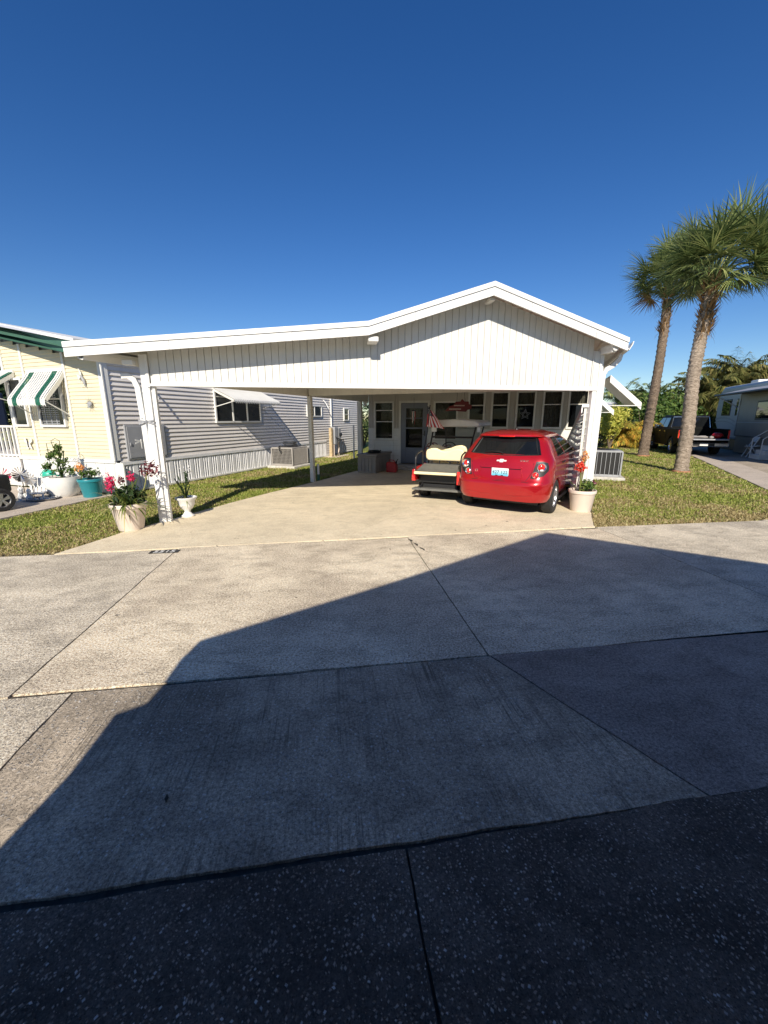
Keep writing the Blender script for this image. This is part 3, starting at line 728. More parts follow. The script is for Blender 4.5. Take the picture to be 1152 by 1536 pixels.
# roof: white drip edge over a deep green fascia; the overhang widens towards the right
def ryz(t): return 3.165+(-.35-t)*.19*1.0
rl, rr = -6.2, .16
def rp(t, d, z): return yq(t, d, z)
ov = lambda t: max(.03, .03+(t+2.5)*.19)
mb = MB()
P0 = [rp(rl, .05, ryz(rl)), rp(-2.4, ov(-2.4), ryz(-2.4)), rp(rr, ov(rr), ryz(rr))]
mb.prism(P0+[p-Z*.05 for p in reversed(P0)], A2*13.5); nr = mb.build('roof', M['roofshingle'], nb)
mb = MB(); mb.prism([p-A2*.03 for p in P0]+[p-Z*.055-A2*.03 for p in reversed(P0)], A2*.028); mb.build('drip_edge', M['trim'], nr)
mb = MB(); Q = [p-A2*.012 for p in P0]
mb.prism([p-Z*.056 for p in Q]+[p-Z*.20 for p in reversed(Q)], A2*.03); mb.prism([p-Z*.20+A2*.012 for p in Q]+[p-Z*.30+A2*.012 for p in reversed(Q)], A2*.03); mb.build('fascia', M['green'], nr)
mb = MB(); mb.obox(nq(6.4,.05,2.80), A2*6.6, B2*.07, Z*.02); mb.obox(nq(6.4,.11,2.87), A2*6.6, B2*.015, Z*.07); mb.build('soffit', M['white_shade'], nb)
# windows
def nwin(kind, u0, u1, z0, z1, rails=(), mull=(), fw=.045, lab=None):
    f = nq if kind == 's' else yq; ax = A2 if kind == 's' else B2; ay = B2 if kind == 's' else A2
    m = MB()
    for (a, b, c, d) in ((u0-fw,u0,z0-fw,z1+fw),(u1,u1+fw,z0-fw,z1+fw),(u0,u1,z1,z1+fw),(u0,u1,z0-fw,z0)):
        m.obox(f((a+b)/2,.045,(c+d)/2), ax*(b-a)/2, ay*.025, Z*(d-c)/2)
    for x in mull: m.obox(f(x,.046,(z0+z1)/2), ax*.022, ay*.018, Z*(z1-z0)/2)
    win = m.build('window', M['white'], nb, label=lab)
    if rails:
        m = MB()
        for (a, b, z) in rails: m.obox(f((a+b)/2,.05,z), ax*(b-a)/2, ay*.01, Z*.014)
        m.build('sash', M['white_shade'], win)
    m = MB(); m.obox(f((u0+u1)/2,.037,(z0+z1)/2), ax*(u1-u0)/2, ay*.004, Z*(z1-z0)/2); m.build('pane', M['glass'], win)
    return win
nwin('s', 3.09, 5.02, 1.53, 2.33, rails=((3.09,3.73,2.2),), mull=(3.76,4.4))
nwin('s', 8.0, 9.1, 1.72, 2.08, mull=(8.55,))
nwin('s', 11.3, 11.75, 1.55, 2.04, rails=((11.3,11.75,1.8),))
w1 = nwin('y', -2.06, -1.3, 1.47, 2.50, rails=((-2.06,-1.3,2.02),), fw=.05)
m = MB()
for k in range(22): m.obox(yq(-1.74,.043,1.5+k*.046), B2*.28, A2*.002, Z*.008)
for x in (-1.9,-1.72,-1.55): m.obox(yq(x,.047,1.98), B2*.012, A2*.001, Z*.5)
m.build('blind', M['grey'], w1)
nwin('y', -2.98, -2.56, 1.47, 2.45, fw=.05)
# curved awnings
def awning(kind, u0, u1, zt_, drop, out_, base, stripes=None, name='awning', lip=.2, lab=None):
    f = nq if kind == 's' else yq
    prf = [(.03, zt_), (out_*.3, zt_-drop*.24), (out_*.62, zt_-drop*.5), (out_*.88, zt_-drop*.72), (out_*.98, zt_-drop*.82), (out_, zt_-drop*.92), (out_*.98, zt_-drop)]
    n = max(8, int((u1-u0)/.075)); m = MB(); g_ = MB()
    for i in range(n):
        a = u0+(u1-u0)*i/n; b = u0+(u1-u0)*(i+1)/n; c = (a+b)/2
        tgt = g_ if stripes and i in stripes else m
        for (x0, x1, dz) in ((a, a+(b-a)*.62, .022), (a+(b-a)*.68, b, 0)):
            la = [f(x0, d, z+dz) for d, z in prf]; lb = [f(x1, d, z+dz) for d, z in prf]
            nv = len(la); tgt.add(la+lb+[p-Z*.008 for p in la]+[p-Z*.008 for p in lb], [(j, j+1, nv+j+1, nv+j) for j in range(nv-1)]+[(2*nv+j, 3*nv+j, 3*nv+j+1, 2*nv+j+1) for j in range(nv-1)]+[(j,2*nv+j,2*nv+j+1,j+1) for j in range(nv-1)]+[(nv+j,nv+j+1,3*nv+j+1,3*nv+j) for j in range(nv-1)])
    aw = m.build(name, M['white'], base, label=lab)
    if stripes: g_.build('stripe', M['awngreen'], aw)
    for u_ in (u0, u1):
        m = MB()
        P = [f(u_-.004, d, z) for d, z in prf[:5]]+[f(u_-.004, out_*.9, zt_-drop*.88), f(u_-.004, out_*.3, zt_-drop*.40), f(u_-.004, .03, zt_-drop*.16)]
        m.prism(P, (f(u_+.004,0,0)-f(u_-.004,0,0))); m.build('side_wing', M['white_shade'], aw)
    for u_ in (u0+.02, u1-.02): m = MB(); m.tube([f(u_, .04, zt_-drop*1.25), f(u_, out_*.95, zt_-drop*.88)], .012, 6); m.build('awning_arm', M['white'], aw)
    m = MB(); m.obox(f((u0+u1)/2, .03, zt_+.02), (f(1,0,0)-f(0,0,0))*(u1-u0)/2, (f(0,1,0)-f(0,0,0))*.02, Z*.03); m.build('head_rail', M['white'], aw)
    return aw
awning('y', -2.30, -1.08, 2.60, .74, .50, nb, stripes=(2,3,12,13), lab='white ribbed awning with two dark green stripes')
awning('y', -4.9, -2.75, 2.62, .55, .75, nb, stripes=(26,27), lab='partly seen white awning over the porch opening')
awning('s', 3.05, 5.2, 2.42, .40, .75, nb, lab='plain white curved awning over the grey side wall window')
# electrical panel and conduit
ep = MB(); ep.obox(nq(.80,.04,1.09), A2*.52, B2*.025, Z*.38); e_ = ep.build('electrical_panel', M['grey'], nb, bevel=.01)
m = MB(); m.obox(nq(.80,.07,1.09), A2*.48, B2*.006, Z*.34); m.obox(nq(.36,.083,1.05), A2*.012, B2*.012, Z*.03); m.build('panel_door', M['grey'], e_, bevel=.004)
for s_ in (1.05, 9.35):
    m = MB(); m.tube([nq(s_,.03,2.36), nq(s_+.02,.14,2.22), nq(s_+.02,.25,2.02)], .02, 6); m.build('shadow_bracket', M['white'], nb)  # bracket bars added and angled for the diagonal shadows they cast down the siding
m = MB(); m.tube([nq(9.95,.06,1.25), nq(9.95,.06,2.74)], .035, 8); m.build('service_conduit', M['white'], nb)
# porch opening at the far left
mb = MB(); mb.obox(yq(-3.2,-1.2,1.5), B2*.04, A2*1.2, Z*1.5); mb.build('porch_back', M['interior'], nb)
m = MB(); m.obox(yq(-4.9,-1.1,.66), B2*1.75, A2*1.15, Z*.03); m.obox(yq(-4.9,.02,.34), B2*1.75, A2*.02, Z*.34); m.build('porch_floor', M['greysiding'], nb)
m = MB()
for k in range(12): m.obox(yq(-3.3-k*.16,.0,1.05), B2*.02, A2*.02, Z*.36)
m.obox(yq(-4.9,.0,1.42), B2*1.7, A2*.03, Z*.025); m.obox(yq(-4.9,.0,.74), B2*1.7, A2*.025, Z*.02); m.build('porch_railing', M['white'], nb)
# ------------------------------------------------------------------ lofted car bodies
def interp(tab, z):
    for a, b in zip(tab, tab[1:]):
        if z <= b[0]:
            t = (z-a[0])/(b[0]-a[0]); t = max(0, min(1, t)); return [a[i]+(b[i]-a[i])*t for i in range(len(a))]
    return list(tab[-1])
class Body:
    """rings of rounded plan outlines stacked in z. row: z, yr, yf, w, rr, rf, crown"""
    NR, NC, NS, NF = 15, 7, 56, 13
    def __init__(s, rows, arches): s.rows = rows; s.arches = arches
    def ring(s, row):
        z, yr, yf, w, rr, rf, cr = row; P = []
        rear = lambda x: yr+cr*(x/w)**2
        for i in range(s.NR): x = -(w-rr)+2*(w-rr)*i/(s.NR-1); P.append((x, rear(x)))
        y0 = rear(w-rr)
        for i in range(1, s.NC+1): t = PI/2*i/s.NC; P.append((w-rr+rr*math.sin(t), y0+rr*(1-math.cos(t))))
        ya, yb = y0+rr, yf-rf
        for i in range(1, s.NS): P.append((w, ya+(yb-ya)*i/s.NS))
        for i in range(0, s.NC+1): t = PI/2*i/s.NC; P.append((w-rf*(1-math.cos(t)), yb+rf*math.sin(t)*.9))
        for i in range(1, s.NF-1): x = (w-rf)-2*(w-rf)*i/(s.NF-1); P.append((x, yf-.1*rf+.06*(1-(x/(w-rf))**2)))
        right = P[s.NR:s.NR+s.NC+s.NS-1+s.NC+1]
        P += [(-x, y) for x, y in reversed(right)]
        out = []
        for x, y in P:
            zz = z
            for yc, zc, r in s.arches:
                if abs(y-yc) < r and abs(x) > w*.8: zz = max(zz, zc+math.sqrt(r*r-(y-yc)**2))
            out.append(Vector((x, y, zz)))
        return out
    def n(s): return len(s.ring(s.rows[0]))
    def rear_y(s, x, z):
        _, yr, yf, w, rr, rf, cr = interp(s.rows, z); ax = abs(x)
        if ax <= w-rr: return yr+cr*(x/w)**2
        y0 = yr+cr*((w-rr)/w)**2; q = min(1, (ax-(w-rr))/rr); return y0+rr*(1-math.sqrt(max(0, 1-q*q)))
    def side_x(s, y, z): return interp(s.rows, z)[3]
    def patch(s, fn, poly, off=.006, th=.006):
        pts = []
        return pts
def rearpatch(body, poly, off, n=10):
    """flat-sampled polygon (x,z) laid on the rear surface"""
    m = MB(); cx = sum(p[0] for p in poly)/len(poly); cz = sum(p[1] for p in poly)/len(poly)
    P = []
    for (x0, z0), (x1, z1) in zip(poly, poly[1:]+poly[:1]):
        for i in range(4): P.append((x0+(x1-x0)*i/4, z0+(z1-z0)*i/4))
    rings = []
    for k in range(4):
        t = k/3; rings.append([Vector((cx+(x-cx)*(1-t), body.rear_y(cx+(x-cx)*(1-t), cz+(z-cz)*(1-t))-off, cz+(z-cz)*(1-t))) for x, z in P])
    skirt = [v+Vector((0, off+.02, 0)) for v in rings[0]]
    allr = [skirt]+rings; n_ = len(P); vs = [v for r_ in allr for v in r_]
    fs = [(i*n_+j, i*n_+(j+1) % n_, (i+1)*n_+(j+1) % n_, (i+1)*n_+j) for i in range(len(allr)-1) for j in range(n_)]
    m.add(vs, fs); return m
def wheel(parent, x, y, r, w_, side, S, rim='alu', spokes=5):
    W = WM[parent.name]
    m = MB(); ri = r*.66
    pr = [(ri, -w_/2), (r*.93, -w_/2), (r, -w_*.36), (r, w_*.36), (r*.93, w_/2), (ri, w_/2), (ri*.97, w_*.3), (ri*.97, -w_*.3), (ri, -w_/2)]
    m.lathe((x, y, r), pr, 36, (side, 0, 0)); local(parent, m, S); ty = m.build('wheel', M['rubber'], parent, smooth=35)
    m = MB(); m.lathe((x, y, r), [(ri, w_*.42), (ri*.93, w_*.46), (ri*.88, w_*.38), (ri*.86, w_*.1)], 32, (side, 0, 0)); m.lathe((x, y, r), [(.0, w_*.38), (ri*.2, w_*.38), (ri*.22, w_*.2)], 20, (side, 0, 0))
    for k in range(spokes):
        a = 2*PI*k/spokes+.3
        for da in (-.13, .13):
            p = Vector((x+side*w_*.33, y+math.cos(a)*ri*.12, r+math.sin(a)*ri*.12)); q = Vector((x+side*w_*.36, y+math.cos(a+da)*ri*.9, r+math.sin(a+da)*ri*.9))
            m.bar(p, q, .03, .03, (1,0,0))
    local(parent, m, S); m.build('rim', M[rim], ty, smooth=30)
    m = MB(); m.lathe((x, y, r), [(.0, w_*.02), (ri*.86, w_*.02)], 24, (side, 0, 0)); local(parent, m, S); m.build('brake_disc', M['black'], ty)
    return ty
# ---- red hatchback
HD = R(41.5); S = .93
F_ = Vector((math.sin(HD), math.cos(HD), 0)); RT = Vector((math.cos(HD), -math.sin(HD), 0))
CARPOS = Vector((2.81, 6.32, .006))
car = thing('hatchback_car', 'glossy red small hatchback parked nose in at the right of the carport', 'car', tuple(CARPOS), -HD)
rows = [ # z, yr, yf, w, rr, rf, crown
 (.24,.24,3.80,.74,.28,.5,.03),(.265,.07,3.92,.80,.32,.6,.05),(.34,.03,3.99,.845,.34,.6,.06),(.46,.01,4.02,.862,.35,.6,.07),(.55,.0,4.04,.868,.35,.6,.07),(.605,.01,4.04,.868,.34,.6,.07),
 (.635,.035,4.03,.866,.32,.6,.07),(.70,.075,4.0,.866,.31,.6,.07),(.80,.10,3.95,.868,.30,.6,.07),(.90,.125,3.84,.866,.29,.62,.07),(.98,.15,3.62,.852,.28,.62,.07),(1.045,.185,3.10,.825,.27,.45,.07),
 (1.09,.22,2.96,.80,.27,.35,.075),(1.20,.31,2.68,.745,.25,.3,.08),(1.31,.40,2.36,.69,.23,.28,.08),(1.385,.46,2.10,.635,.22,.26,.08),(1.40,.37,2.06,.615,.22,.25,.10),(1.43,.38,1.98,.58,.22,.25,.11),(1.46,.46,1.88,.52,.22,.3,.10),(1.49,.60,1.72,.42,.2,.3,.06),(1.508,.8,1.55,.28,.12,.12,.02),(1.515,1.05,1.35,.1,.05,.05,.0)]
arches = [(.72,.30,.365),(3.245,.30,.365)]
bd = Body(rows, arches); rings = [bd.ring(r_) for r_ in rows]; n_ = len(rings[0])
NR, NC, NS = bd.NR, bd.NC, bd.NS
def zone(i):
    if i < NR-1: return 'rear', i
    if i < NR+NC-1: return 'rc', i-(NR-1)
    if i < NR+NC+NS-1: return 'sr', i-(NR+NC-1)
    j = n_-1-i
    if j < NC: return 'rc', j
    if j < NC+NS: return 'sr', j-NC
    return 'front', i
body = MB(); parts = {'rear_window': MB(), 'side_window': MB(), 'windshield': MB(), 'roof': MB()}
base = len(body.v)
allv = [v for r_ in rings for v in r_]
fb, fr_, fs_, fw_ = [], [], [], []
for k in range(len(rings)-1):
    z0, z1 = rows[k][0], rows[k+1][0]
    for i in range(n_):
        q = (k*n_+i, k*n_+(i+1) % n_, (k+1)*n_+(i+1) % n_, (k+1)*n_+i); zn, j = zone(i)
        gl = z0 >= 1.04 and z1 <= 1.386
        if gl and zn == 'rear' and z0 >= 1.085 and 0 <= j <= NR-2: fr_.append(q)
        elif gl and zn == 'rc' and j < 2 and z0 >= 1.085 : fr_.append(q)
        elif gl and zn == 'sr' and (8 <= j <= 24 or 27 <= j <= 50): fs_.append(q)
        elif gl and zn == 'front': fw_.append(q)
        else: fb.append(q)
fb.append(tuple(range((len(rings)-1)*n_, len(rings)*n_)))
def sub(faces, name, mat, parent, inset=0, **kw):
    m = MB(); idx = {}
    fs = []
    for f in faces:
        g_ = []
        for i in f:
            if i not in idx: idx[i] = len(m.v); m.v.append(allv[i].copy())
            g_.append(idx[i])
        fs.append(tuple(g_))
    m.f = fs
    if inset:
        cy = 1.6
        for v in m.v: d = Vector((v.x*.6, (v.y-cy)*.4, .05)).normalized(); v -= d*inset
    local(car, m, S); return m.build(name, mat, parent, fixn=False, **kw)
bo = sub(fb, 'body', M['carred'], car, smooth=32)
bm = bmesh.new(); bm.from_mesh(bo.data); bmesh.ops.dissolve_degenerate(bm, dist=.0005, edges=bm.edges); bmesh.ops.remove_doubles(bm, verts=bm.verts, dist=.0008); bm.to_mesh(bo.data); bm.free()
bo.data.shade_smooth(); bo.data.set_sharp_from_angle(angle=R(32))
M['carglass'] = glass_dark('tinted car glass', (.004,.005,.006), .03, .4)
sub(fr_, 'rear_window', M['carglass'], car, smooth=60); sub(fs_, 'side_window', M['carglass'], car, smooth=60); sub(fw_, 'windshield', M['carglass'], car, smooth=60)
def cb(name, m, mat, parent=None, **kw): local(car, m, S); return m.build(name, mat, parent or car, **kw)
# black surround of the rear glass, lower and edges
def rline(pts, off, w_, h_):
    m = MB()
    P = [Vector((x, bd.rear_y(x, z)-off, z)) for x, z in pts]; m.tube(P, w_, 6); return m
e = [(-.60,1.09),(-.3,1.075),(0,1.07),(.3,1.075),(.60,1.09),(.545,1.22),(.49,1.375),(.25,1.39),(0,1.392),(-.25,1.39),(-.49,1.375),(-.545,1.22),(-.60,1.09)]
cb('window_seal', rline(e, -.002, .012, .01), M['black'])
# underbody, wells
m = MB(); m.box(-.62,.62,.45,3.7,.16,.30); m.box(-.60,.60,.2,3.8,.3,.7)
cb('underbody', m, M['black'])
for x, sd_ in ((.765,1),(-.765,-1)):
    for y in (.72,3.245): wheel(car, x, y, .315, .195, sd_, S)
# tailgate shut line, crease, lip over plate, plate recess sides
cb('tailgate_seam', rline([(-.50,1.06),(-.56,.95),(-.545,.8),(-.50,.70),(-.46,.645),(0,.64),(.46,.645),(.50,.70),(.545,.8),(.56,.95),(.50,1.06)], -.003, .0055, .01), M['black'])
m = rline([(-.74,.625),(-.5,.62),(0,.62),(.5,.62),(.74,.625)], -.004, .007, .01); cb('bumper_seam', m, M['black'])
m = MB()
for sx in (-1, 1): pass
P = [(x, z) for x, z in ((-.36,.845),(.36,.845),(.38,.865),(.36,.885),(-.36,.885),(-.38,.865))]
cb('tailgate_handle', rearpatch(bd, P, .028), M['carred'], smooth=50)
cb('handle_shadow_gap', rline([(-.36,.838),(.36,.838)], .004, .008, .01), M['black'])
m = rline([(-.36,.84),(-.40,.70),(-.36,.665),(.36,.665),(.40,.70),(.36,.84)], -.001, .007, .01); cb('plate_recess_edge', m, M['carred'], smooth=50)
cb('bumper_crease', rline([(-.60,.40),(-.3,.375),(.3,.375),(.60,.40)], -.004, .012, .01), M['carred'], smooth=60)
# reg plate
m = MB(); y = bd.rear_y(0,.77)-.012; m.box(-.155,.155,y,y+.01,.70,.845); pl = cb('number_plate', m, M['lampwhite'], bevel=.004)
mm, nt2, b2_, o2 = new_mat('plate face'); tc = objc(nt2); sep = N(nt2, 'ShaderNodeSeparateXYZ'); L(nt2, tc, sep.inputs[0])
L(nt2, ramp(nt2, math_n(nt2, 'MULTIPLY', math_n(nt2, 'SUBTRACT', sep.outputs[2], .64), 5.5), [(.15, (.10,.45,.62)), (.5, (.45,.70,.80)), (.75, (.8,.82,.84))]), b2_.inputs['Base Color']); b2_.inputs['Roughness'].default_value = .3
m = MB(); m.box(-.149,.149,y-.0025,y-.0005,.706,.839); cb('plate_face', m, mm, pl)
m = text_mb('427 122', .085, (0,y-.004,.77), (1,0,0), (0,0,1), .001); cb('plate_digits', m, M['navy'], pl)
m = MB(); m.box(-.08,-.04,y-.005,y-.0026,.708,.722); m.box(.02,.06,y-.005,y-.0026,.708,.722); cb('plate_bolt', m, M['black'], pl)
# emblem and badges
y = bd.rear_y(0,.975)-.014
P = [(-.085,.012),(-.032,.014),(-.028,.030),(.040,.030),(.036,.014),(.092,.012),(.082,-.014),(.030,-.014),(.026,-.030),(-.040,-.030),(-.036,-.014),(-.094,-.014)]
m = MB(); m.prism([(x, y, .975+z) for x, z in P], (0,.012,0)); cb('emblem', m, M['lampwhite'], bevel=.002)
y = bd.rear_y(.42,.985)-.006; m = text_mb('SONIC', .05, (.40,y,.985), (1,.06,0), (0,0,1), .003); cb('badge', m, M['chrome'])
y = bd.rear_y(-.43,.775)-.008; m = text_mb('LT', .06, (-.45,y,.775), (1,-.1,0), (0,0,1), .003); cb('badge', m, M['chrome'])
# rear lamps
for sx in (-1, 1):
    P = [(.60,.985),(.70,.99),(.775,.965),(.80,.90),(.80,.83),(.74,.745),(.60,.69),(.53,.70),(.56,.78)]
    P = [(sx*x, z) for x, z in P]
    h = cb('taillight', rearpatch(bd, P, .008), M['black'], smooth=40)
    for (x, z, r_) in ((.695,.89,.082),(.615,.755,.062)):
        yy = bd.rear_y(sx*x, z); y2 = bd.rear_y(sx*(x+.03), z); nx = (y2-yy)/.03*sx; nrm = Vector((nx, -1, .12)).normalized(); nrm.x = abs(nrm.x)*sx
        c = Vector((sx*x, yy-.008, z))
        m = MB(); m.lathe(c, [(r_*.62,.006),(r_*.86,.022),(r_,.016),(r_*1.04,-.02)], 22, nrm); cb('lamp_ring', m, M['chrome'], h, smooth=60)
        m = MB(); m.lathe(c, [(0,.022),(r_*.35,.02),(r_*.6,.01),(r_*.66,-.01)], 20, nrm); cb('lamp_lens', m, M['lampred'], h, smooth=60)
        if z > .8: m = MB(); m.ball(c+Vector((0,-.012,-.045)), .03, 10, 6, (1.2,.5,.6)); cb('reverse_lamp', m, M['lampwhite'], h, smooth=60)
# spoiler brake light, wiper, antenna
m = MB(); m.box(-.14,.14,.355,.375,1.395,1.41); cb('high_brake_light', m, M['lampred'])
m = MB(); P = [Vector((x, bd.rear_y(x, z)-.03, z)) for x, z in ((.0,1.105),(-.08,1.125),(-.2,1.13),(-.34,1.118))]; m.tube(P, [.018,.011,.009,.007], 6); cb('rear_wiper', m, M['black'], smooth=60)
m = MB(); m.lathe((0,.95,1.505), [(.035,0),(.03,.03),(.008,.045)], 12); m.tube([(0,.95,1.54),(0,.83,1.80)], [.006,.003], 6); cb('antenna', m, M['black'], smooth=50)
# mirrors, side trim, handles, pillars
for sx in (-1, 1):
    m = MB(); m.ball((sx*.99,2.72,1.10), .12, 14, 10, (.95,.55,.72)); mr = cb('wing_mirror', m, M['black'], smooth=60)
    m = MB(); m.bar((sx*.82,2.76,1.04),(sx*.93,2.74,1.07), .05, .04); cb('mirror_arm', m, M['black'], mr)
    for y in (1.15,2.12):
        m = MB(); xx = bd.side_x(y,.93); m.tube([(sx*(xx+.0),y-.09,.925),(sx*(xx+.03),y-.06,.93),(sx*(xx+.03),y+.06,.93),(sx*(xx+.0),y+.09,.925)], .013, 8); cb('door_handle', m, M['carred'] if y > 2 else M['black'], smooth=60)
    for y in (1.52,2.62):
        m = MB(); m.tube([(sx*(bd.side_x(y,z)+.0005), y+(.10 if (z > 1.06 and y < 2) else 0)*(z-1.06)*2, z) for z in (.26,.4,.55,.7,.85,1.0,1.04)], .005, 5); cb('door_seam', m, M['black'])
    m = MB(); m.tube([(sx*(bd.side_x(y,1.06)+.002), y, 1.055) for y in (.75,1.0,1.5,2.0,2.4,2.75)], .009, 5); cb('window_trim', m, M['black'])
    m = MB(); m.box(sx*.855-.012, sx*.855+.012, 1.12, 2.84, .20, .25); cb('sill', m, M['black'])
# ---- golf cart
GH = R(31); gc = thing('golf_cart', 'red golf cart with cream rear facing seat, grab rails and white roof', 'golf cart', (2.08,7.50,.006), -GH)
def gb(name, m, mat, parent=None, **kw): local(gc, m, GS); return m.build(name, mat, parent or gc, **kw)
GS = .9
m = MB(); m.box(-.56,.56,.0,.22,.24,.27); m.box(-.56,.56,-.01,.0,.235,.28)
fo = gb('footrest', m, M['deck'], bevel=.01)
m = MB(); [m.tube([(sx*.42,.1,.24),(sx*.40,.30,.36),(sx*.38,.6,.50)], .02, 6) for sx in (-1,1)]; m.tube([(-.50,.05,.235),(-.46,.12,.14),(-.40,.2,.26)], .014, 6); gb('footrest_bracket', m, M['blackmetal'])
m = MB(); m.prism([(-.50,.02,.60),(-.50,.02,.645),(-.50,.66,.76),(-.50,.66,.70)], (1.0,0,0)); gb('cargo_deck', m, M['deck'], bevel=.012)
m = MB(); m.box(-.52,.42,-.015,.02,.585,.645); gb('seat_edge', m, M['cushion'], bevel=.015)
m = MB(); m.box(-.50,.50,.26,.95,.36,.62); gb('rear_body', m, M['black'], bevel=.03)
for sx in (-1, 1):
    P = [(.02,.44),(.02,.68),(.35,.72),(.9,.74),(1.5,.60),(1.5,.40),(1.28,.40),(1.2,.36),(.95,.36),(.86,.52),(.72,.60),(.52,.60),(.38,.52),(.30,.42)]
    m = MB(); m.prism([(sx*.50, y, z) for y, z in P], (sx*.075,0,0)); gb('side_panel', m, M['cartred'], bevel=.015)
    if sx < 0:
        m = MB(); m.prism([(-.565,-.012,.44),(-.475,-.012,.44),(-.50,-.012,.52),(-.565,-.012,.57)], (0,.03,0)); gb('taillight', m, M['lampred'], bevel=.006)
m = MB(); m.box(.44,.535,-.03,.02,.40,.68); gb('taillight', m, M['lampred'], bevel=.012)
# grab rails
for sx in (-1, 1):
    m = MB(); m.tube([(sx*.50,.05,.60),(sx*.50,.05,.92),(sx*.50,.08,.98),(sx*.50,.16,1.02),(sx*.50,.42,1.06),(sx*.50,.52,1.05),(sx*.50,.56,.98),(sx*.50,.58,.70)], .018, 8); gb('grab_rail', m, M['blackmetal'], smooth=60)
# rear backrest with the dipped top
def cushion(y, z0, z1, hw, dip=.08):
    top = [(hw,z0+.06),(hw,z1-.10),(hw-.03,z1-.03),(hw-.12,z1),(.20,z1-.005),(.10,z1-dip*.7),(0,z1-dip),(-.10,z1-dip*.7),(-.20,z1-.005),(-hw+.12,z1),(-hw+.03,z1-.03),(-hw,z1-.10),(-hw,z0+.06),(-hw+.06,z0),(hw-.06,z0)]
    m = MB(); m.prism([(x, y, z) for x, z in top], (0,.09,0)); return m
gb('backrest', cushion(.62,.83,1.12,.45,.07), M['cushion'], bevel=.03, smooth=50)
gb('front_backrest', cushion(.84,.90,1.18,.45), M['cushion'], bevel=.03, smooth=50)
m = MB(); m.box(-.46,.46,.95,1.42,.66,.78); gb('front_seat', m, M['cushion'], bevel=.03)
m = MB(); [m.tube([(x,.62,.62),(x,.66,.95)], .014, 6) for x in (-.3,-.12,.12,.3)]; m.tube([(-.40,.66,.76),(.40,.66,.76)], .012, 6); gb('seat_frame', m, M['blackmetal'])
# roof on four struts over the front seat
for sx in (-1, 1):
    m = MB(); m.tube([(sx*.46,.85,.66),(sx*.49,1.15,1.2),(sx*.52,1.5,1.62)], .02, 8); gb('roof_strut', m, M['blackmetal'], smooth=60)
    m = MB(); m.tube([(sx*.44,2.45,.80),(sx*.47,2.5,1.3),(sx*.52,2.6,1.62)], .018, 8); gb('roof_strut', m, M['blackmetal'], smooth=60)
m = MB(); m.tube([(-.46,2.42,.95),(.46,2.42,.95)], .02, 8); gb('cross_bar', m, M['blackmetal'])
m = MB(); m.tube([(-.50,1.25,1.34),(.50,1.25,1.34)], .02, 8); gb('cross_bar', m, M['blackmetal'])
m = MB(); P = [(-.63,0),(-.62,.07),(-.50,.13),(0,.16),(.50,.13),(.62,.07),(.63,0),(.58,-.02),(-.58,-.02)]; m.prism([(x,1.3,1.60+z) for x, z in P], (0,1.75,0)); gb('roof', m, M['white_shade'], bevel=.025, smooth=50)
m = MB(); m.box(-.53,-.40,1.3,1.33,1.46,1.575); m.box(.57,.64,1.34,1.37,1.46,1.575); gb('roof_light', m, M['white'], bevel=.01)
m = MB(); m.add([(-.42,2.42,.9),(.42,2.42,.9),(.46,2.38,1.56),(-.46,2.38,1.56)], [(0,1,2,3)]); gb('windshield', m, M['pane'])
m = MB(); m.box(-.52,.52,1.35,2.55,.28,.34); m.prism([(-.50,2.1,.34),(-.50,2.2,.86),(-.50,2.5,.78),(-.50,2.62,.5),(-.50,2.62,.34)], (1.0,0,0)); gb('front_cowl', m, M['cartred'], bevel=.04)
m = MB(); m.tube([(-.22,2.12,.85),(-.22,1.85,1.05)], .018, 8); c = Vector((-.22,1.84,1.06)); ax = Vector((0,-.7,.7)); u1, v1 = Vector((1,0,0)), ax.cross(Vector((1,0,0)))
m.tube([c+(u1*math.cos(t)+v1*math.sin(t))*.17 for t in [2*PI*k/20 for k in range(21)]], .014, 6, False); m.bar(c-u1*.16, c+u1*.16, .025, .02); gb('steering_wheel', m, M['black'], smooth=60)
for sx in (-1, 1):
    for y in (.62,2.2): wheel(gc, sx*.44, y, .215, .20, sx, GS, 'alu')
m = MB(); m.box(-.4,.4,.3,2.3,.2,.34); gb('chassis', m, M['black'])
# things lying in the cart
bg_ = thing('blue_bag', 'blue plastic bag standing on the cart floor behind its right grab rail', 'bag', (2.62,8.28,.62), -GH)
m = MB(); m.ball((0,0,.10), .15, 12, 8, (.8,.6,.75)); 
r = random.Random(4)
for v in m.v: v += Vector((r.uniform(-.015,.015), r.uniform(-.015,.015), r.uniform(-.02,.02)))
local(bg_, m); m.build('bag_body', M['blue'], bg_)
m = MB(); m.tube([(-.05,0,.2),(0,0,.27),(.05,0,.2)], .008, 5); local(bg_, m).build('bag_handle', M['white'], bg_)
rp_ = thing('coiled_straps', 'dark red and grey straps heaped on the golf cart front seat', 'straps', (2.42,8.62,.80), -GH)
m = MB(); r = random.Random(9); 
for k in range(16):
    a = r.uniform(0,6.28); pts = [Vector((r.uniform(-.33,.3)+.06*math.cos(a+i*.9), r.uniform(-.1,.1)*.2+.06*math.sin(a+i*.9), .02+r.uniform(0,.22)+.03*math.sin(i))) for i in range(2)]
    c = pts[0]; m.tube([c+Vector((math.cos(t+a)*.07, math.sin(t)*.03, math.sin(t+a)*.05)) for t in [i*.6 for i in range(9)]], .01, 5)
local(rp_, m).build('strap', M['maroon'], rp_)
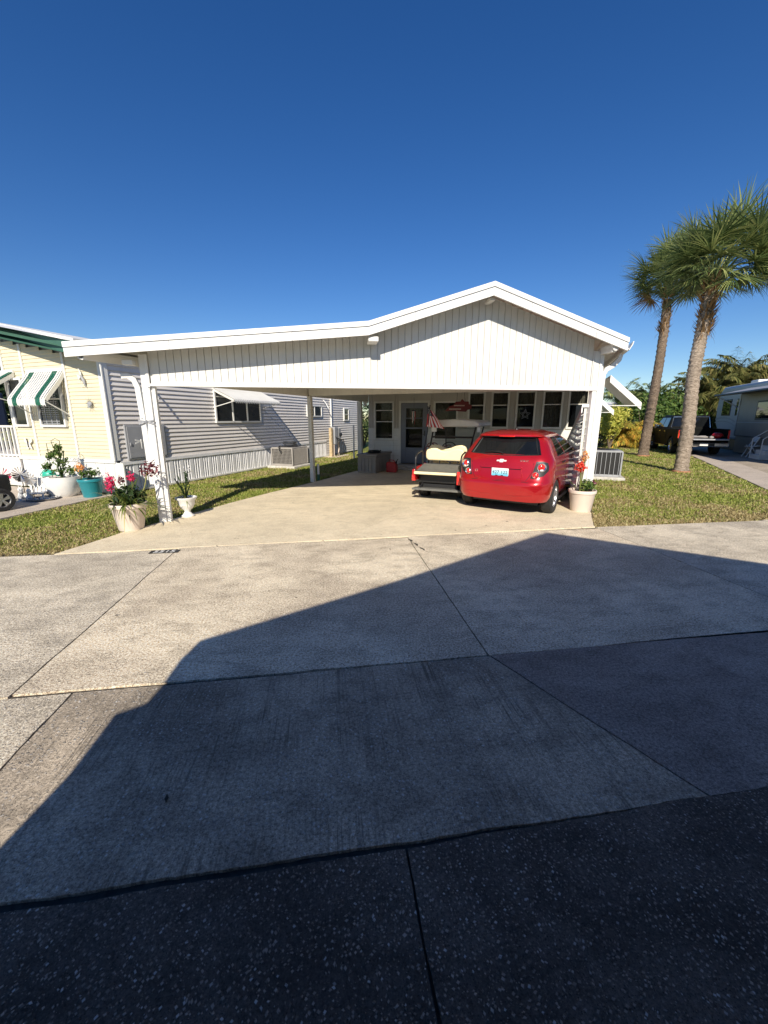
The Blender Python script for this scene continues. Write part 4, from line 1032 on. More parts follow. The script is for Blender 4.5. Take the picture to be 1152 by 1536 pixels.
# flag on a staff clamped to the cart
fl = thing('flag', 'small stars and stripes flag on a slanted black staff at the golf cart', 'flag', (2.03,8.52,.93), -R(20))
m = MB(); m.tube([(0,0,-.15),(.09,.05,.40),(.13,.07,.95)], .012, 6); local(fl, m).build('staff', M['blackmetal'], fl)
# cloth hangs from the upper staff: u down the fly, v along hoist
top = Vector((.115,.06,.93)); 
def flagpt(u, v):   # u 0..1 along hanging stripes (down), v 0..1 across
    x = (-.035-.035*u)+v*(.12+.30*u)+.018*math.sin(v*9+u*2); y = .03*math.sin(v*8+u*3); z = -.42*u-.13*v*(1-u*.6)
    return top+Vector((x, y, z))
for k in range(13):
    m = MB(); la = [flagpt(.34 if k < 7 else .0+.34, 0)]; 
    u0 = .38 if k < 8 else 0.0
    v0, v1 = k/13, (k+1)/13
    vs = []; n = 12
    la = [flagpt(u0+(1-u0)*i/n, v0) for i in range(n+1)]; lb = [flagpt(u0+(1-u0)*i/n, v1) for i in range(n+1)]
    m.strip(la, lb); local(fl, m); m.build('stripe', M['red'] if k % 2 == 0 else M['white'], fl, solid=.001)
m = MB(); la = []; n = 8
for i in range(n): m.strip([flagpt(.38*j/6, i*8/13/n) for j in range(7)], [flagpt(.38*j/6, (i+1)*8/13/n) for j in range(7)])
local(fl, m); cn = m.build('canton', M['navy'], fl, solid=.001)
m = MB()
for i in range(5):
    for j in range(4):
        p = flagpt(.05+.09*j, .06+.11*i)+Vector((0,-.004,0)); m.prism([p+Vector((math.sin(q*PI/5)*(.008 if q % 2 == 0 else .0035), 0, math.cos(q*PI/5)*(.008 if q % 2 == 0 else .0035))) for q in range(10)], (0,.002,0))
local(fl, m); m.build('star', M['white'], cn)
# ------------------------------------------------------------------ foliage helpers
def bladepts(p, d, length, droop, n, w_, up=Vector((0,0,1)), flat=None, taper=1.0, wmid=.35):
    """a strap leaf: returns a list of left/right point pairs curving downward"""
    d = d.normalized(); la = []; lb = []; q = Vector(p); step = length/n
    side0 = d.cross(up); side0 = side0.normalized() if side0.length > 1e-3 else Vector((1,0,0))
    if flat is not None: side0 = flat
    for i in range(n+1):
        t = i/n; ww = w_*(min(1, t/wmid*.7+.3) if t < wmid else (1-(t-wmid)/(1-wmid))**.8)*taper
        la.append(q-side0*ww/2); lb.append(q+side0*ww/2)
        d = (d+Vector((0,0,-droop/n))).normalized(); q = q+d*step
    return la, lb
def addblade(m, *a, **k): la, lb = bladepts(*a, **k); m.strip(la, lb)
def rdir(r, zmin=-1, zmax=1):
    z = r.uniform(zmin, zmax); t = r.uniform(0, 2*PI); s = math.sqrt(max(0, 1-z*z)); return Vector((s*math.cos(t), s*math.sin(t), z))
def leafcluster(m, c, rad, n, size, r, shell=.55, flat=1):
    for _ in range(n):
        d = rdir(r); k = shell+(1-shell)*r.random(); k = k if r.random() < .75 else r.random()
        lump = 1+.28*noise.noise(Vector((d.x*2.3+c[0], d.y*2.3+c[1], d.z*2.3)))*1.6
        p = Vector(c)+Vector((d.x*rad[0], d.y*rad[1], d.z*rad[2]))*k*lump
        nrm = (d+rdir(r)*.9).normalized(); a = nrm.orthogonal().normalized(); a = (Matrix.Rotation(r.uniform(0,6.28), 3, nrm) @ a); b_ = nrm.cross(a); s = size*r.uniform(.6,1.3)
        m.add([p-a*s, p-b_*s*.38+nrm*s*.1, p+a*s, p+b_*s*.38+nrm*s*.1], [(0,1,2,3)])
M['palm'] = leafmat('fan palm leaf', [(.03,.055,.018),(.06,.10,.035),(.12,.17,.06),(.24,.29,.10),(.42,.42,.16)], .28, .4, .5, .6)
M['palmdead'] = leafmat('dry palm fibre', [(.12,.07,.035),(.26,.16,.08),(.38,.25,.13)], .15, .8, .1)
M['leaf'] = leafmat('shrub leaf', [(.02,.05,.012),(.05,.10,.02),(.10,.17,.035),(.2,.26,.06)], .3)
M['leafdark'] = leafmat('dark shrub leaf', [(.012,.03,.01),(.03,.06,.018),(.06,.10,.03)], .25)
M['leafyellow'] = leafmat('yellow green shrub leaf', [(.18,.22,.03),(.38,.42,.07),(.62,.60,.12),(.7,.62,.16)], .35)
M['leafbrown'] = leafmat('olive brown palm leaf', [(.04,.055,.018),(.10,.12,.035),(.20,.20,.06),(.32,.26,.10)], .3)
M['leaforange'] = leafmat('orange areca leaf', [(.15,.22,.03),(.34,.36,.06),(.66,.42,.08),(.75,.42,.08)], .35)
M['leafstrap'] = leafmat('strap leaf', [(.03,.06,.015),(.09,.14,.03),(.2,.24,.06),(.42,.40,.16)], .3)
M['pink'] = leafmat('pink petals', [(.45,.01,.06),(.75,.03,.14),(.85,.12,.25)], .3)
M['burg'] = leafmat('burgundy petals', [(.05,.006,.01),(.14,.012,.025),(.4,.2,.22)], .2)
M['redpet'] = leafmat('red petals', [(.5,.02,.01),(.8,.06,.03),(.85,.2,.12)], .3)
M['orangepet'] = leafmat('orange petals', [(.75,.22,.04),(.85,.4,.1),(.85,.7,.4)], .3)
M['whitepet'] = leafmat('white petals', [(.6,.6,.6),(.8,.78,.78)], .3)
def barkmat(name, c0, c1, c2, ring=9):
    m, nt, b, o = new_mat(name); p = pos(nt)
    n1 = noise_n(nt, mapping(nt, p, (9,9,26)), 1.6, 6, .75, .6)
    n2 = noise_n(nt, mapping(nt, p, (3,3,1.0)), 1.5, 3)
    c = ramp(nt, n1, [(.32, c0), (.5, c1), (.68, c2)])
    c = mixc(nt, .45, c, ramp(nt, n2, [(.3, .3), (.7, .72)]), 'OVERLAY')
    L(nt, c, b.inputs['Base Color']); b.inputs['Roughness'].default_value = .95; b.inputs['Specular IOR Level'].default_value = .1
    bump(nt, b, n1, .9, .03); return m
M['bark'] = barkmat('palm bark', (.09,.07,.052), (.29,.235,.185), (.50,.42,.34))
M['barkdark'] = barkmat('dark palm bark', (.06,.045,.035), (.16,.12,.09), (.30,.24,.18))
M['barkbase'] = paint('reddish root collar', (.42,.20,.11), .95, .25, 14, bmp=.8)

def palm(name, lab, base, pts, rad, crown_c, cr, nf, seed, bark, boots):
    r = random.Random(seed); t = thing(name, lab, 'palm tree', base)
    # ringed trunk
    m = MB(); n = 110; P = []; Rr = []
    for i in range(n+1):
        u = i/n*(len(pts)-1); k = min(int(u), len(pts)-2); f = u-k
        p = [Vector(pts[min(max(j,0), len(pts)-1)]) for j in (k-1,k,k+1,k+2)]
        q = .5*((2*p[1])+(-p[0]+p[2])*f+(2*p[0]-5*p[1]+4*p[2]-p[3])*f*f+(-p[0]+3*p[1]-3*p[2]+p[3])*f*f*f)
        P.append(q); rr_ = rad[0]+(rad[1]-rad[0])*(i/n)+rad[0]*.22*math.exp(-i/n*22)
        Rr.append(rr_)
    o = len(m.v); nn_ = 30
    for i, p in enumerate(P):
        for k in range(nn_):
            a = 2*PI*k/nn_; d = Vector((math.cos(a), math.sin(a), 0))
            bmp_ = .018*noise.noise(Vector((d.x*4, d.y*4, p.z*9+seed)))+(.010 if i % 3 == 0 else -.006)+.012*noise.noise(Vector((d.x*9, d.y*9, p.z*22)))
            m.v.append(p+d*(Rr[i]+bmp_))
    for i in range(n):
        for k in range(nn_): m.f.append((i*nn_+k, i*nn_+(k+1) % nn_, (i+1)*nn_+(k+1) % nn_, (i+1)*nn_+k))
    tr = m.build('trunk', M[bark], t, smooth=70)
    m = MB(); m.lathe(Vector(base)+Z*-.02, [(rad[0]*1.33,0),(rad[0]*1.36,.04),(rad[0]*1.24,.09)], 26)
    for v in m.v: v += Vector((r.uniform(-.01,.01), r.uniform(-.01,.01), r.uniform(-.008,.008)))
    m.build('root_collar', M['barkbase'], tr, smooth=60)
    # old leaf bases
    m = MB(); topz = Vector(pts[-1]); 
    for k in range(boots):
        a = r.uniform(0, 6.28); h = r.uniform(-1.25, .35)*1.0; d = Vector((math.cos(a), math.sin(a), .9)).normalized()
        p = topz+Z*h+Vector((math.cos(a), math.sin(a), 0))*rad[1]*.9
        addblade(m, p, d, r.uniform(.16,.34), -.2, 3, r.uniform(.05,.09))
        if r.random() < .4: addblade(m, p, Vector((math.cos(a), math.sin(a), -.2)), r.uniform(.15,.4), 1.8, 4, .02)
    m.build('leaf_bases', M['palmdead'], tr, fixn=False)
    m = MB(); cc = Vector(crown_c); hub = topz+Z*.15
    dead = MB()
    for k in range(nf):
        z = 1-1.72*((k+.5)/nf)**.9; a = k*2.399+r.uniform(-.25,.25); s = math.sqrt(max(0, 1-z*z)); d = Vector((s*math.cos(a), s*math.sin(a), z)).normalized()
        tgt = cc+Vector((d.x*cr[0], d.y*cr[0], d.z*cr[1]))*r.uniform(.40,.66)
        # petiole
        mid = (hub+tgt)/2+Z*.18*s; m.tube([hub+d*.1, mid, tgt], [.022,.016,.012], 4)
        ax = (tgt-mid).normalized(); side = ax.cross(Z); side = side.normalized() if side.length > .05 else Vector((1,0,0)); upn = side.cross(ax)
        fl_ = cr[0]*r.uniform(.48,.66); nl = 42; tw = r.uniform(-.5,.5)
        side = (Matrix.Rotation(tw, 3, ax) @ side); upn = side.cross(ax)
        usem = dead if (z < -.55 and r.random() < .12) else m
        for j in range(nl):
            q = -1.95+3.9*j/(nl-1); ld = (ax*math.cos(q)+side*math.sin(q)+upn*(.25-.12*abs(q)+r.uniform(-.10,.10))).normalized()
            ll = fl_*(1-.20*abs(q)/1.95)*r.uniform(.82,1.08)
            addblade(usem, tgt-ax*.02, ld, ll, r.uniform(.25,.85), 5, .038, flat=(ld.cross(upn)).normalized() if ld.cross(upn).length > .1 else None, wmid=.3)
    m.build('crown', M['palm'], t, fixn=False)
    if dead.v: dead.build('dry_fronds', M['palmdead'], t, fixn=False)
    return t
palm('palm_tree', 'nearer and thicker fan palm with pale ringed trunk on the right lawn', (10.8,10.95,-.02), [(10.8,10.95,-.02),(10.78,10.95,1.4),(10.68,10.95,2.9),(10.72,10.95,4.0),(10.78,10.95,5.15)], (.182,.15), (10.95,10.95,5.80), (1.78,1.5), 66, 5, 'bark', 260)
palm('palm_tree', 'farther slimmer fan palm with dark trunk close to the white house', (13.76,16.0,-.02), [(13.76,16,-.02),(13.8,16,1.5),(13.88,16,3.2),(13.9,16,5.0),(13.85,16,6.3)], (.20,.15), (13.85,15.9,7.2), (1.75,1.75), 62, 11, 'barkdark', 120)

def featherfrond(m, p, d, length, droop, w_, r, nl=26, lw=.03):
    d = Vector(d).normalized(); q = Vector(p); n = 12; path = [q.copy()]; dirs = [d.copy()]
    for i in range(n): d = (d+Vector((0,0,-droop/n*(.4+i/n*1.2)))).normalized(); q = q+d*length/n; path.append(q.copy()); dirs.append(d.copy())
    m.tube(path, [.016*(1-i/(n+2)) for i in range(n+1)], 3, False)
    for j in range(nl):
        u = .10+.88*j/(nl-1); k = min(int(u*n), n-1); f = u*n-k; pp = path[k].lerp(path[k+1], f); dd = dirs[k]
        side = dd.cross(Z); side = side.normalized() if side.length > .05 else Vector((1,0,0))
        ll = w_*math.sin(PI*min(1, u*.85+.12))*r.uniform(.8,1.1)
        for sg in (-1, 1):
            ld = (side*sg*.8+dd*.55+Z*r.uniform(-.9,.25)).normalized(); addblade(m, pp, ld, ll, .9, 3, lw)
def clumppalm(name, lab, base, n, h, ln, mat, seed, spread=.6, trunks=3, cat='palm tree', group=None):
    r = random.Random(seed); t = thing(name, lab, cat, base, 0, group); b0 = Vector(base)
    m = MB(); tops = []
    for k in range(trunks):
        a = k*2.4; off = Vector((math.cos(a), math.sin(a), 0))*spread*r.random(); tp = b0+off*1.6+Z*h*r.uniform(.8,1.1); m.tube([b0+off, b0+off*1.3+Z*h*.5, tp], [.10,.08,.07], 8); tops.append(tp)
    m.build('trunk', M['barkdark'], t, smooth=60)
    m = MB()
    for k in range(n):
        tp = tops[k % trunks]; a = k*2.399+r.random(); el = r.uniform(.15,1.25)
        featherfrond(m, tp+Vector((0,0,r.uniform(-.3,.1))), Vector((math.cos(a)*math.cos(el), math.sin(a)*math.cos(el), math.sin(el))), ln*r.uniform(.8,1.15), r.uniform(1.2,2.3), ln*.30, r, 44, .026*max(1, ln*1.0))
    m.build('crown', M[mat], t, fixn=False); return t
def bush(name, lab, c, rad, n, size, mat, seed, trunk=True, cat='shrub', group=None, lumps=5):
    r = random.Random(seed); base = (c[0], c[1], -.03); t = thing(name, lab, cat, base, 0, group)
    m = MB(); 
    for k in range(5):
        a = k*1.3+r.random(); e = Vector((c[0]+math.cos(a)*rad[0]*.5, c[1]+math.sin(a)*rad[1]*.5, c[2]+rad[2]*.25)); s0 = Vector(base)
        m.tube([s0, s0.lerp(e, .5)+Vector((0,0,.1)), e], [.05,.035,.015], 6)
    m.build('trunk', M['barkdark'], t, smooth=60)
    m = MB()
    for k in range(lumps):
        d = rdir(r, -.5, .9); cc = (c[0]+d.x*rad[0]*.5, c[1]+d.y*rad[1]*.5, c[2]+d.z*rad[2]*.5)
        leafcluster(m, cc, [q*r.uniform(.42,.68) for q in rad], n//lumps, size, r)
    m.build('crown', M[mat], t, fixn=False); return t
# shrubs and trees beyond the right lawn
bush('croton_shrub', 'yellow green leafy shrub behind the air conditioner of the white house', (15.55,20.6,1.45), (1.15,.9,1.1), 2600, .085, 'leafyellow', 21)
clumppalm('areca_palm', 'low areca palm with orange lower fronds left of the dark palm trunk', (17.1,21.2,0), 90, .8, 1.6, 'leaforange', 22, .35, 4, 'palm tree')
bush('dark_shrub', 'dark low shrub under the orange areca palm', (16.6,23.0,.6), (2.0,.8,.85), 2400, .08, 'leafdark', 23)
bush('broadleaf_tree', 'green broadleaf tree between the two palm trunks behind the black truck', (25.5,27.8,2.1), (3.0,2.2,1.9), 5200, .16, 'leaf', 24, cat='tree', lumps=9)
bush('broadleaf_tree', 'lower bright green tree behind the cab of the black truck', (23.0,27.0,1.7), (1.8,1.8,1.7), 3000, .13, 'leaf', 25, cat='tree', lumps=7)
for i, (x, y, h, ln, lab) in enumerate([(27.5,27.0,3.4,2.8,'tall olive feather palm right behind the thick palm trunk'),(31.0,27.5,4.3,3.2,'brownish feather palm above the roof of the grey camper'),(34.5,29.0,3.6,3.0,'feather palm low behind the camper awning'),(38.5,27.5,4.9,3.2,'rightmost dark feather palm at the edge of the photo'),(24.5,29.5,3.0,2.4,'leftmost feather palm showing arched fronds beside the thick trunk')]):
    clumppalm('feather_palm', lab, (x,y,0), 80, h, ln, 'leafbrown' if i != 4 else 'palm', 30+i, .9, 4, 'palm tree', 'feather palms beyond the camper')
bush('hedge', 'dark green hedge closing the view behind the truck', (24,31.5,1.1), (9,1.3,1.5), 6000, .16, 'leafdark', 41, cat='hedge', lumps=12)
bush('hedge', 'dark green hedge behind the grey camper trailer', (38,33,1.6), (8,1.3,2.2), 6000, .18, 'leafdark', 42, cat='hedge', lumps=12)
bush('garden_shrub', 'dark shrub glimpsed between the rear carport post and the porch', (2.2,24.5,1.6), (1.3,.9,1.9), 1500, .1, 'leafdark', 43)
bush('hedge', 'dark hedge between the areca palm and the black truck', (20.3,25.6,.8), (1.7,.8,.9), 2200, .09, 'leafdark', 46, cat='hedge')
bush('broadleaf_tree', 'dark tree closing the view beyond the cream porch', (-16.5,23,2.2), (4.5,3,2.6), 4000, .2, 'leafdark', 45, cat='tree', lumps=8)
bush('garden_shrub', 'green bush glimpsed through the cream porch railing', (-10.2,12.6,.9), (1.1,.8,.9), 1300, .09, 'leaf', 44)

# distant white home behind the areca palm
dh = thing('white_cottage', 'distant white home with low roof seen past the side awnings', 'house', (23.6,30.6,0), -R(42))
m = MB(); m.box(-3.4,1.6,0,5,0,2.3); local(dh, m).build('wall', M['white'], dh)
m = MB(); m.prism([(-3.7,-.5,2.3),(-3.7,2.5,3.0),(-3.7,5.5,2.3),(-3.7,5.5,2.2),(-3.7,-.5,2.2)], (5.6,0,0)); local(dh, m).build('roof', M['trim'], dh)
for x in (-2.9,-1.4,.3):
    m = MB(); m.box(x,x+.9,-.03,.0,1.0,1.9); w_ = local(dh, m).build('window', M['white_shade'], dh); m = MB(); m.box(x+.06,x+.84,-.04,-.032,1.06,1.84); local(dh, m).build('pane', M['glass'], w_)

# ------------------------------------------------------------------ black pickup truck
TS = .93
tk = thing('pickup_truck', 'black crew cab pickup with lowered tailgate parked beside the camper', 'truck', (16.36,15.75,.006), -TH)
def tb(name, m, mat, parent=None, **kw): local(tk, m, TS); return m.build(name, mat, parent or tk, **kw)
def archprof(pts, arcs, z0):
    """side profile polygon: top points, then the lower edge with round wheel openings"""
    P = list(pts)
    for (yc, zc, r_) in arcs:
        for i in range(13): a = PI*i/12; P.append((yc-r_*math.cos(a)*arcs[0][3] if False else yc+(-r_*math.cos(a)), max(z0, zc+r_*math.sin(a))))
    return P
ys = [(1.15,.38,.50),(4.75,.38,.50)]
low = [(.10,.55)]
P = [(0,.62),(0,1.20),(.03,1.24),(2.0,1.24),(4.15,1.22),(4.5,1.20),(5.55,1.10),(5.75,.95),(5.8,.5),(5.75,.40)]
P2 = []
for yc, zc, r_ in reversed(ys):
    P2 += [(yc+r_*math.cos(PI*i/14), zc+r_*math.sin(PI*i/14)) for i in range(15)]
P = P+P2
for sx in (-1, 1):
    m = MB(); m.prism([(sx*.90, y, z) for y, z in P], (sx*.10,0,0)); tb('side_panel', m, M['carblack'], bevel=.03)
m = MB(); m.box(-.91,.91,1.95,5.7,.45,1.2); m.box(-.91,.91,0,2.0,.45,.70); m.box(-.91,.91,1.9,1.98,.7,1.24); tb('body', m, M['carblack'], bevel=.02)
m = MB(); m.box(-.89,.89,5.72,5.82,.45,1.05); tb('grille', m, M['chrome'], bevel=.03)
# cab
cabp = [(2.02,1.23),(2.12,1.75),(2.35,1.88),(3.6,1.90),(3.95,1.80),(4.75,1.23)]
m = MB(); n = len(cabp)
wz = lambda z: .97-(z-1.23)*.30
vs = [(-wz(z), y, z) for y, z in cabp]+[(wz(z), y, z) for y, z in cabp]
m.add(vs, [tuple(range(n)), tuple(range(n, 2*n))[::-1]]+[(i, n+i, n+(i+1) % n, (i+1) % n) for i in range(n)]); cab = tb('cab', m, M['carblack'], bevel=.04)
for sx in (-1, 1):
    for (y0, y1, ya, yb) in ((2.22,3.08,2.32,3.06),(3.16,4.45,3.16,3.82)):
        m = MB(); q = [(y0,1.29),(y1,1.29),(yb,1.76),(ya,1.76)]; m.add([(sx*(wz(z)+.012), y, z) for y, z in q]+[(sx*(wz(z)-.01), y, z) for y, z in q], [(0,1,2,3),(4,5,6,7),(0,1,5,4),(1,2,6,5),(2,3,7,6),(3,0,4,7)]); tb('side_window', m, M['carglass'])
    m = MB(); m.box(sx*1.06-.07, sx*1.06+.07, 4.05, 4.2, 1.18, 1.42); tb('side_mirror', m, M['black'], bevel=.03)
    m = MB(); m.box(min(sx*.86,sx*1.05), max(sx*.86,sx*1.05), 1.9, 4.15, .33, .39); tb('running_board', m, M['chrome'], bevel=.02)
    m = MB(); m.box(min(sx*.93,sx*1.005), max(sx*.93,sx*1.005), -.012, .10, .80, 1.18); tb('taillight', m, M['lampred'], bevel=.01)
    m = MB(); m.tube([(sx*1.003,3.12,.5),(sx*1.003,3.12,1.22)], .006, 5); m.tube([(sx*1.003,2.1,.7),(sx*1.003,2.1,1.22)], .006, 5); tb('door_seam', m, M['black'])
    for y in (2.35,3.3): m = MB(); m.bar((sx*1.01,y-.1,1.08),(sx*1.01,y+.1,1.08), .03,.035); tb('door_handle', m, M['chrome'])
m = MB(); m.add([(-.80,2.035,1.32),(.80,2.035,1.32),(.72,2.125,1.74),(-.72,2.125,1.74)], [(0,1,2,3)]); m.v = [v+Vector((0,-.012,0)) for v in m.v]; tb('rear_window', m, M['carglass'], solid=.01)
m = MB(); m.tube([(-.84,2.01,1.27),(-.76,2.11,1.80),(.76,2.11,1.80),(.84,2.01,1.27)], .022, 6); tb('window_frame', m, M['chrome'])
m = MB(); m.box(-.84,.84,-.55,-.02,.74,.80); tb('tailgate', m, M['grey'], bevel=.015)
m = MB(); m.box(-.98,.98,-.22,0,.42,.62); bmp_ = tb('rear_bumper', m, M['chrome'], bevel=.04)
m = MB(); m.box(-.42,.42,-.235,-.222,.46,.60); tb('bumper_recess', m, M['black'], bmp_)
m = MB(); m.box(-.16,.16,-.245,-.236,.47,.59); tb('number_plate', m, M['white'], bmp_)
for x, sx in ((-.86,-1),(.86,1)):
    for y in (1.15,4.75): wheel(tk, x, y, .40, .27, sx, TS, 'chrome', 6)
# loose cargo on the truck bed
for (nm, lab, cat, x, y, sc, mat) in (('red_bag','red bag lying at the right corner of the truck bed','bag',.58,.1,(.22,.2,.13),'red'),('white_sack','small white sack beside the red bag on the tailgate','sack',.28,-.15,(.09,.10,.06),'acgrey'),('grey_tarp','crumpled grey tarp on the lowered tailgate','tarp',-.2,.1,(.42,.3,.06),'acgrey'),('tool_roll','pale tool roll at the left end of the lowered tailgate','tool roll',-.62,-.15,(.14,.18,.05),'acgrey')):
    wp = WM[tk.name] @ Vector((x*TS, y*TS, .80*TS)); tg = thing(nm, lab, cat, tuple(wp), -TH); m = MB(); m.ball((0,0,sc[2]*.9), 1, 14, 9, sc); r = random.Random(len(nm))
    for v in m.v: v += Vector((noise.noise(v*9)*.05, noise.noise(v*9+Vector((5,0,0)))*.05, abs(noise.noise(v*11))*.05))
    local(tg, m).build('bundle', M[mat], tg, smooth=60); m = MB(); m.tube([(-sc[0]*.8,0,sc[2]*1.1),(0,-sc[1]*.4,sc[2]*2.1),(sc[0]*.8,0,sc[2]*1.1)], .012, 5); local(tg, m).build('strap', M['black'], tg)

# ------------------------------------------------------------------ camper trailer
rv = thing('camper_trailer', 'grey camper trailer with slide out room and dark awning at the right edge', 'camper', (16.36,15.75,0), -TH)
def rb(name, m, mat, parent=None, **kw): local(rv, m, 1); return m.build(name, mat, parent or rv, **kw)
X = 2.55
m = MB(); P = [(-7,.55),(6.0,.55),(6.9,1.3),(7.1,2.2),(6.9,3.0),(6.5,3.28),(-7,3.28)]; m.prism([(X, y, z) for y, z in P], (2.5,0,0)); bo2 = rb('body', m, M['rvgrey'], bevel=.12)
m = MB(); m.box(X+.06,X+2.4,-7,5.9,.02,.56); rb('skirt', m, M['black'])
def rvwin(y0, y1, z0, z1):
    m = MB(); m.box(X-.02,X+.02,y0,y1,z0,z1); w_ = rb('window', m, M['black'], bevel=.015); m = MB(); m.box(X-.03,X-.021,y0+.05,y1-.05,z0+.05,z1-.05); rb('pane', m, M['carglass'], w_, bevel=.02)
rvwin(5.1,6.2,1.75,2.6); rvwin(3.2,4.5,1.75,2.6)
m = MB()
for dz, w_ in ((0,.09),(-.2,.05)):
    la = []; lb = []
    for i in range(25):
        t = i/24; y = 6.9-3.8*t; z = 1.62+dz+.16*math.sin(t*3.0)-.65*t*t; la.append((X-.004,y,z)); lb.append((X-.004,y,z-w_*(1.2-t)))
    m.strip(la, lb)
m.build; rb('stripe', m, M['grey'], solid=.004)
SX = 2.02
m = MB(); m.box(SX,X+.1,-6.5,2.75,.80,2.75); so = rb('slide_out', m, M['rvtan'], bevel=.04)
m = MB(); m.box(SX+.05,X,-6.4,2.6,.05,.79); rb('slide_skirt', m, M['rvtan'], so)
m = MB(); m.box(SX-.02,SX+.01,-3.3,.9,1.55,2.35); w_ = rb('window', m, M['black'], bevel=.02); m = MB(); m.box(SX-.03,SX-.021,-3.2,.8,1.62,2.28); rb('pane', m, M['carglass'], w_)
m = MB(); m.box(SX-.02,SX+.0,-6.3,2.6,1.42,1.45); m.box(SX-.02,SX,2.62,2.75,.82,2.72); rb('slide_trim', m, M['rvgrey'], so)
m = MB(); m.prism([(X-.02,-6.6,2.98),(X-.02,-6.6,3.04),(X-1.35,-6.6,2.72),(X-1.35,-6.6,2.66)], (0,9.8,0)); aw2 = rb('awning', m, M['grey'], bevel=.01)
m = MB(); m.tube([(X-1.35,-6.6,2.69),(X-1.35,3.25,2.69)], .055, 10); rb('awning_roller', m, M['black'], aw2)
m = MB(); m.tube([(X-1.33,3.15,2.66),(X-.02,3.15,1.9)], .025, 6); rb('awning_arm', m, M['white'], aw2)
m = MB(); m.box(X+.6,X+1.3,4.3,5.1,3.27,3.5); m.box(X+.6,X+1.4,-1.0,-.2,3.27,3.5); rb('roof_vent', m, M['white'], bevel=.06)
stp = thing('entry_steps', 'small white entry steps with handrail beside the camper', 'steps', (17.55,14.0,.0), -TH)
m = MB(); m.box(-.35,.0,-.4,.4,.0,.18); m.box(-.2,.15,-.4,.4,.18,.36); m.box(-.05,.3,-.4,.4,.36,.54); local(stp, m).build('tread', M['white'], stp, bevel=.01)
m = MB(); m.tube([(-.35,-.42,0),(-.35,-.42,.8),(.1,-.42,1.15),(.3,-.42,1.1)], .02, 6); m.tube([(-.35,.42,0),(-.35,.42,.8),(.1,.42,1.15),(.3,.42,1.1)], .02, 6); local(stp, m).build('handrail', M['white'], stp)
dk = thing('folded_chair', 'white folding chair leaning by the camper entry steps', 'chair', (17.95,14.9,0), -TH)
m = MB(); m.bar((-.25,-.2,0),(.1,-.2,.85),.03); m.bar((-.25,.2,0),(.1,.2,.85),.03); m.bar((.2,-.2,0),(-.15,-.2,.5),.03); m.bar((.2,.2,0),(-.15,.2,.5),.03); local(dk, m).build('leg', M['white'], dk)
m = MB(); m.obox((-.02,0,.46),(.2,0,.02),(0,.2,0),(0,0,.012)); local(dk, m).build('seat', M['white'], dk); m = MB(); m.obox((.07,0,.74),(.04,0,.1),(0,.2,0),(.01,0,-.006)); local(dk, m).build('backrest', M['white'], dk)

# ------------------------------------------------------------------ air conditioners
def ac(lab, loc, rz, sx, sy, h, mat, fins):
    t = thing('air_conditioner', lab, 'air conditioner', loc, rz)
    m = MB(); m.box(-sx/2-.12,sx/2+.12,-sy/2-.12,sy/2+.12,-.05,.07); local(t, m).build('concrete_pad', M['pad'], t, bevel=.02)
    m = MB(); m.box(-sx/2+.02,sx/2-.02,-sy/2+.02,sy/2-.02,.11,h-.02); local(t, m).build('coil', M['black'], t)
    m = MB(); m.box(-sx/2,sx/2,-sy/2,sy/2,.07,.13); m.box(-sx/2,sx/2,-sy/2,sy/2,h-.06,h-.01)
    for x in (-sx/2,sx/2):
        for y in (-sy/2,sy/2): m.box(x-.02,x+.02,y-.02,y+.02,.1,h-.03)
    local(t, m).build('casing', M[mat], t, bevel=.008)
    m = MB(); n1 = fins[0]
    for k in range(n1): x = -sx/2+sx*(k+.5)/n1; m.box(x-.006,x+.006,-sy/2-.008,-sy/2+.006,.12,h-.05); m.box(x-.006,x+.006,sy/2-.006,sy/2+.008,.12,h-.05)
    n2 = int(n1*sy/sx)
    for k in range(n2): y = -sy/2+sy*(k+.5)/n2; m.box(-sx/2-.008,-sx/2+.006,y-.006,y+.006,.12,h-.05); m.box(sx/2-.006,sx/2+.008,y-.006,y+.006,.12,h-.05)
    for k in range(fins[1]): z = .14+(h-.2)*k/fins[1]; m.box(-sx/2-.006,sx/2+.006,-sy/2-.006,-sy/2+.004,z,z+.006); m.box(-sx/2-.006,-sx/2+.004,-sy/2,sy/2,z,z+.006)
    local(t, m).build('guard_grille', M[mat], t)
    m = MB()
    for k in range(8): m.lathe((0,0,h), [(.05+k*.045,0),(.056+k*.045,.006),(.062+k*.045,0)], 24)
    local(t, m).build('fan_guard', M['black'], t)
    return t
p_ = nq(5.75,.62,0); a1 = ac('grey air conditioner on a pad against the grey side wall of the cream house', (p_.x,p_.y,.0), -TH2, .80, .95, .68, 'acgrey', (16,10))
m = MB(); m.box(-.36,.36,.50,.85,.10,.60); local(a1, m).build('control_box', M['acgrey'], a1, bevel=.01)
p_ = R0+A*4.6+B*.75; a2 = ac('grey slatted air conditioner on a pad beside the white house wall', (p_.x,p_.y,.0), -TH, .85, .85, .78, 'grey', (8,0))
hs = thing('garden_hose', 'black hose coiled on top of the grey air conditioner', 'hose', (nq(5.6,.75,.70).x, nq(5.6,.75,.70).y, .70), -TH2)
m = MB(); m.tube([Vector((.22*math.cos(t*.5)*(1+.1*math.sin(t)), .16*math.sin(t*.5)+.02*math.sin(t*2.1), .012+.004*t)) for t in range(0, 34)], .014, 6); m.tube([(-.2,-.3,.02),(-.15,-.45,-.02),(-.1,-.47,-.14)], .02, 6); local(hs, m).build('coil', M['rubber'], hs, smooth=60)
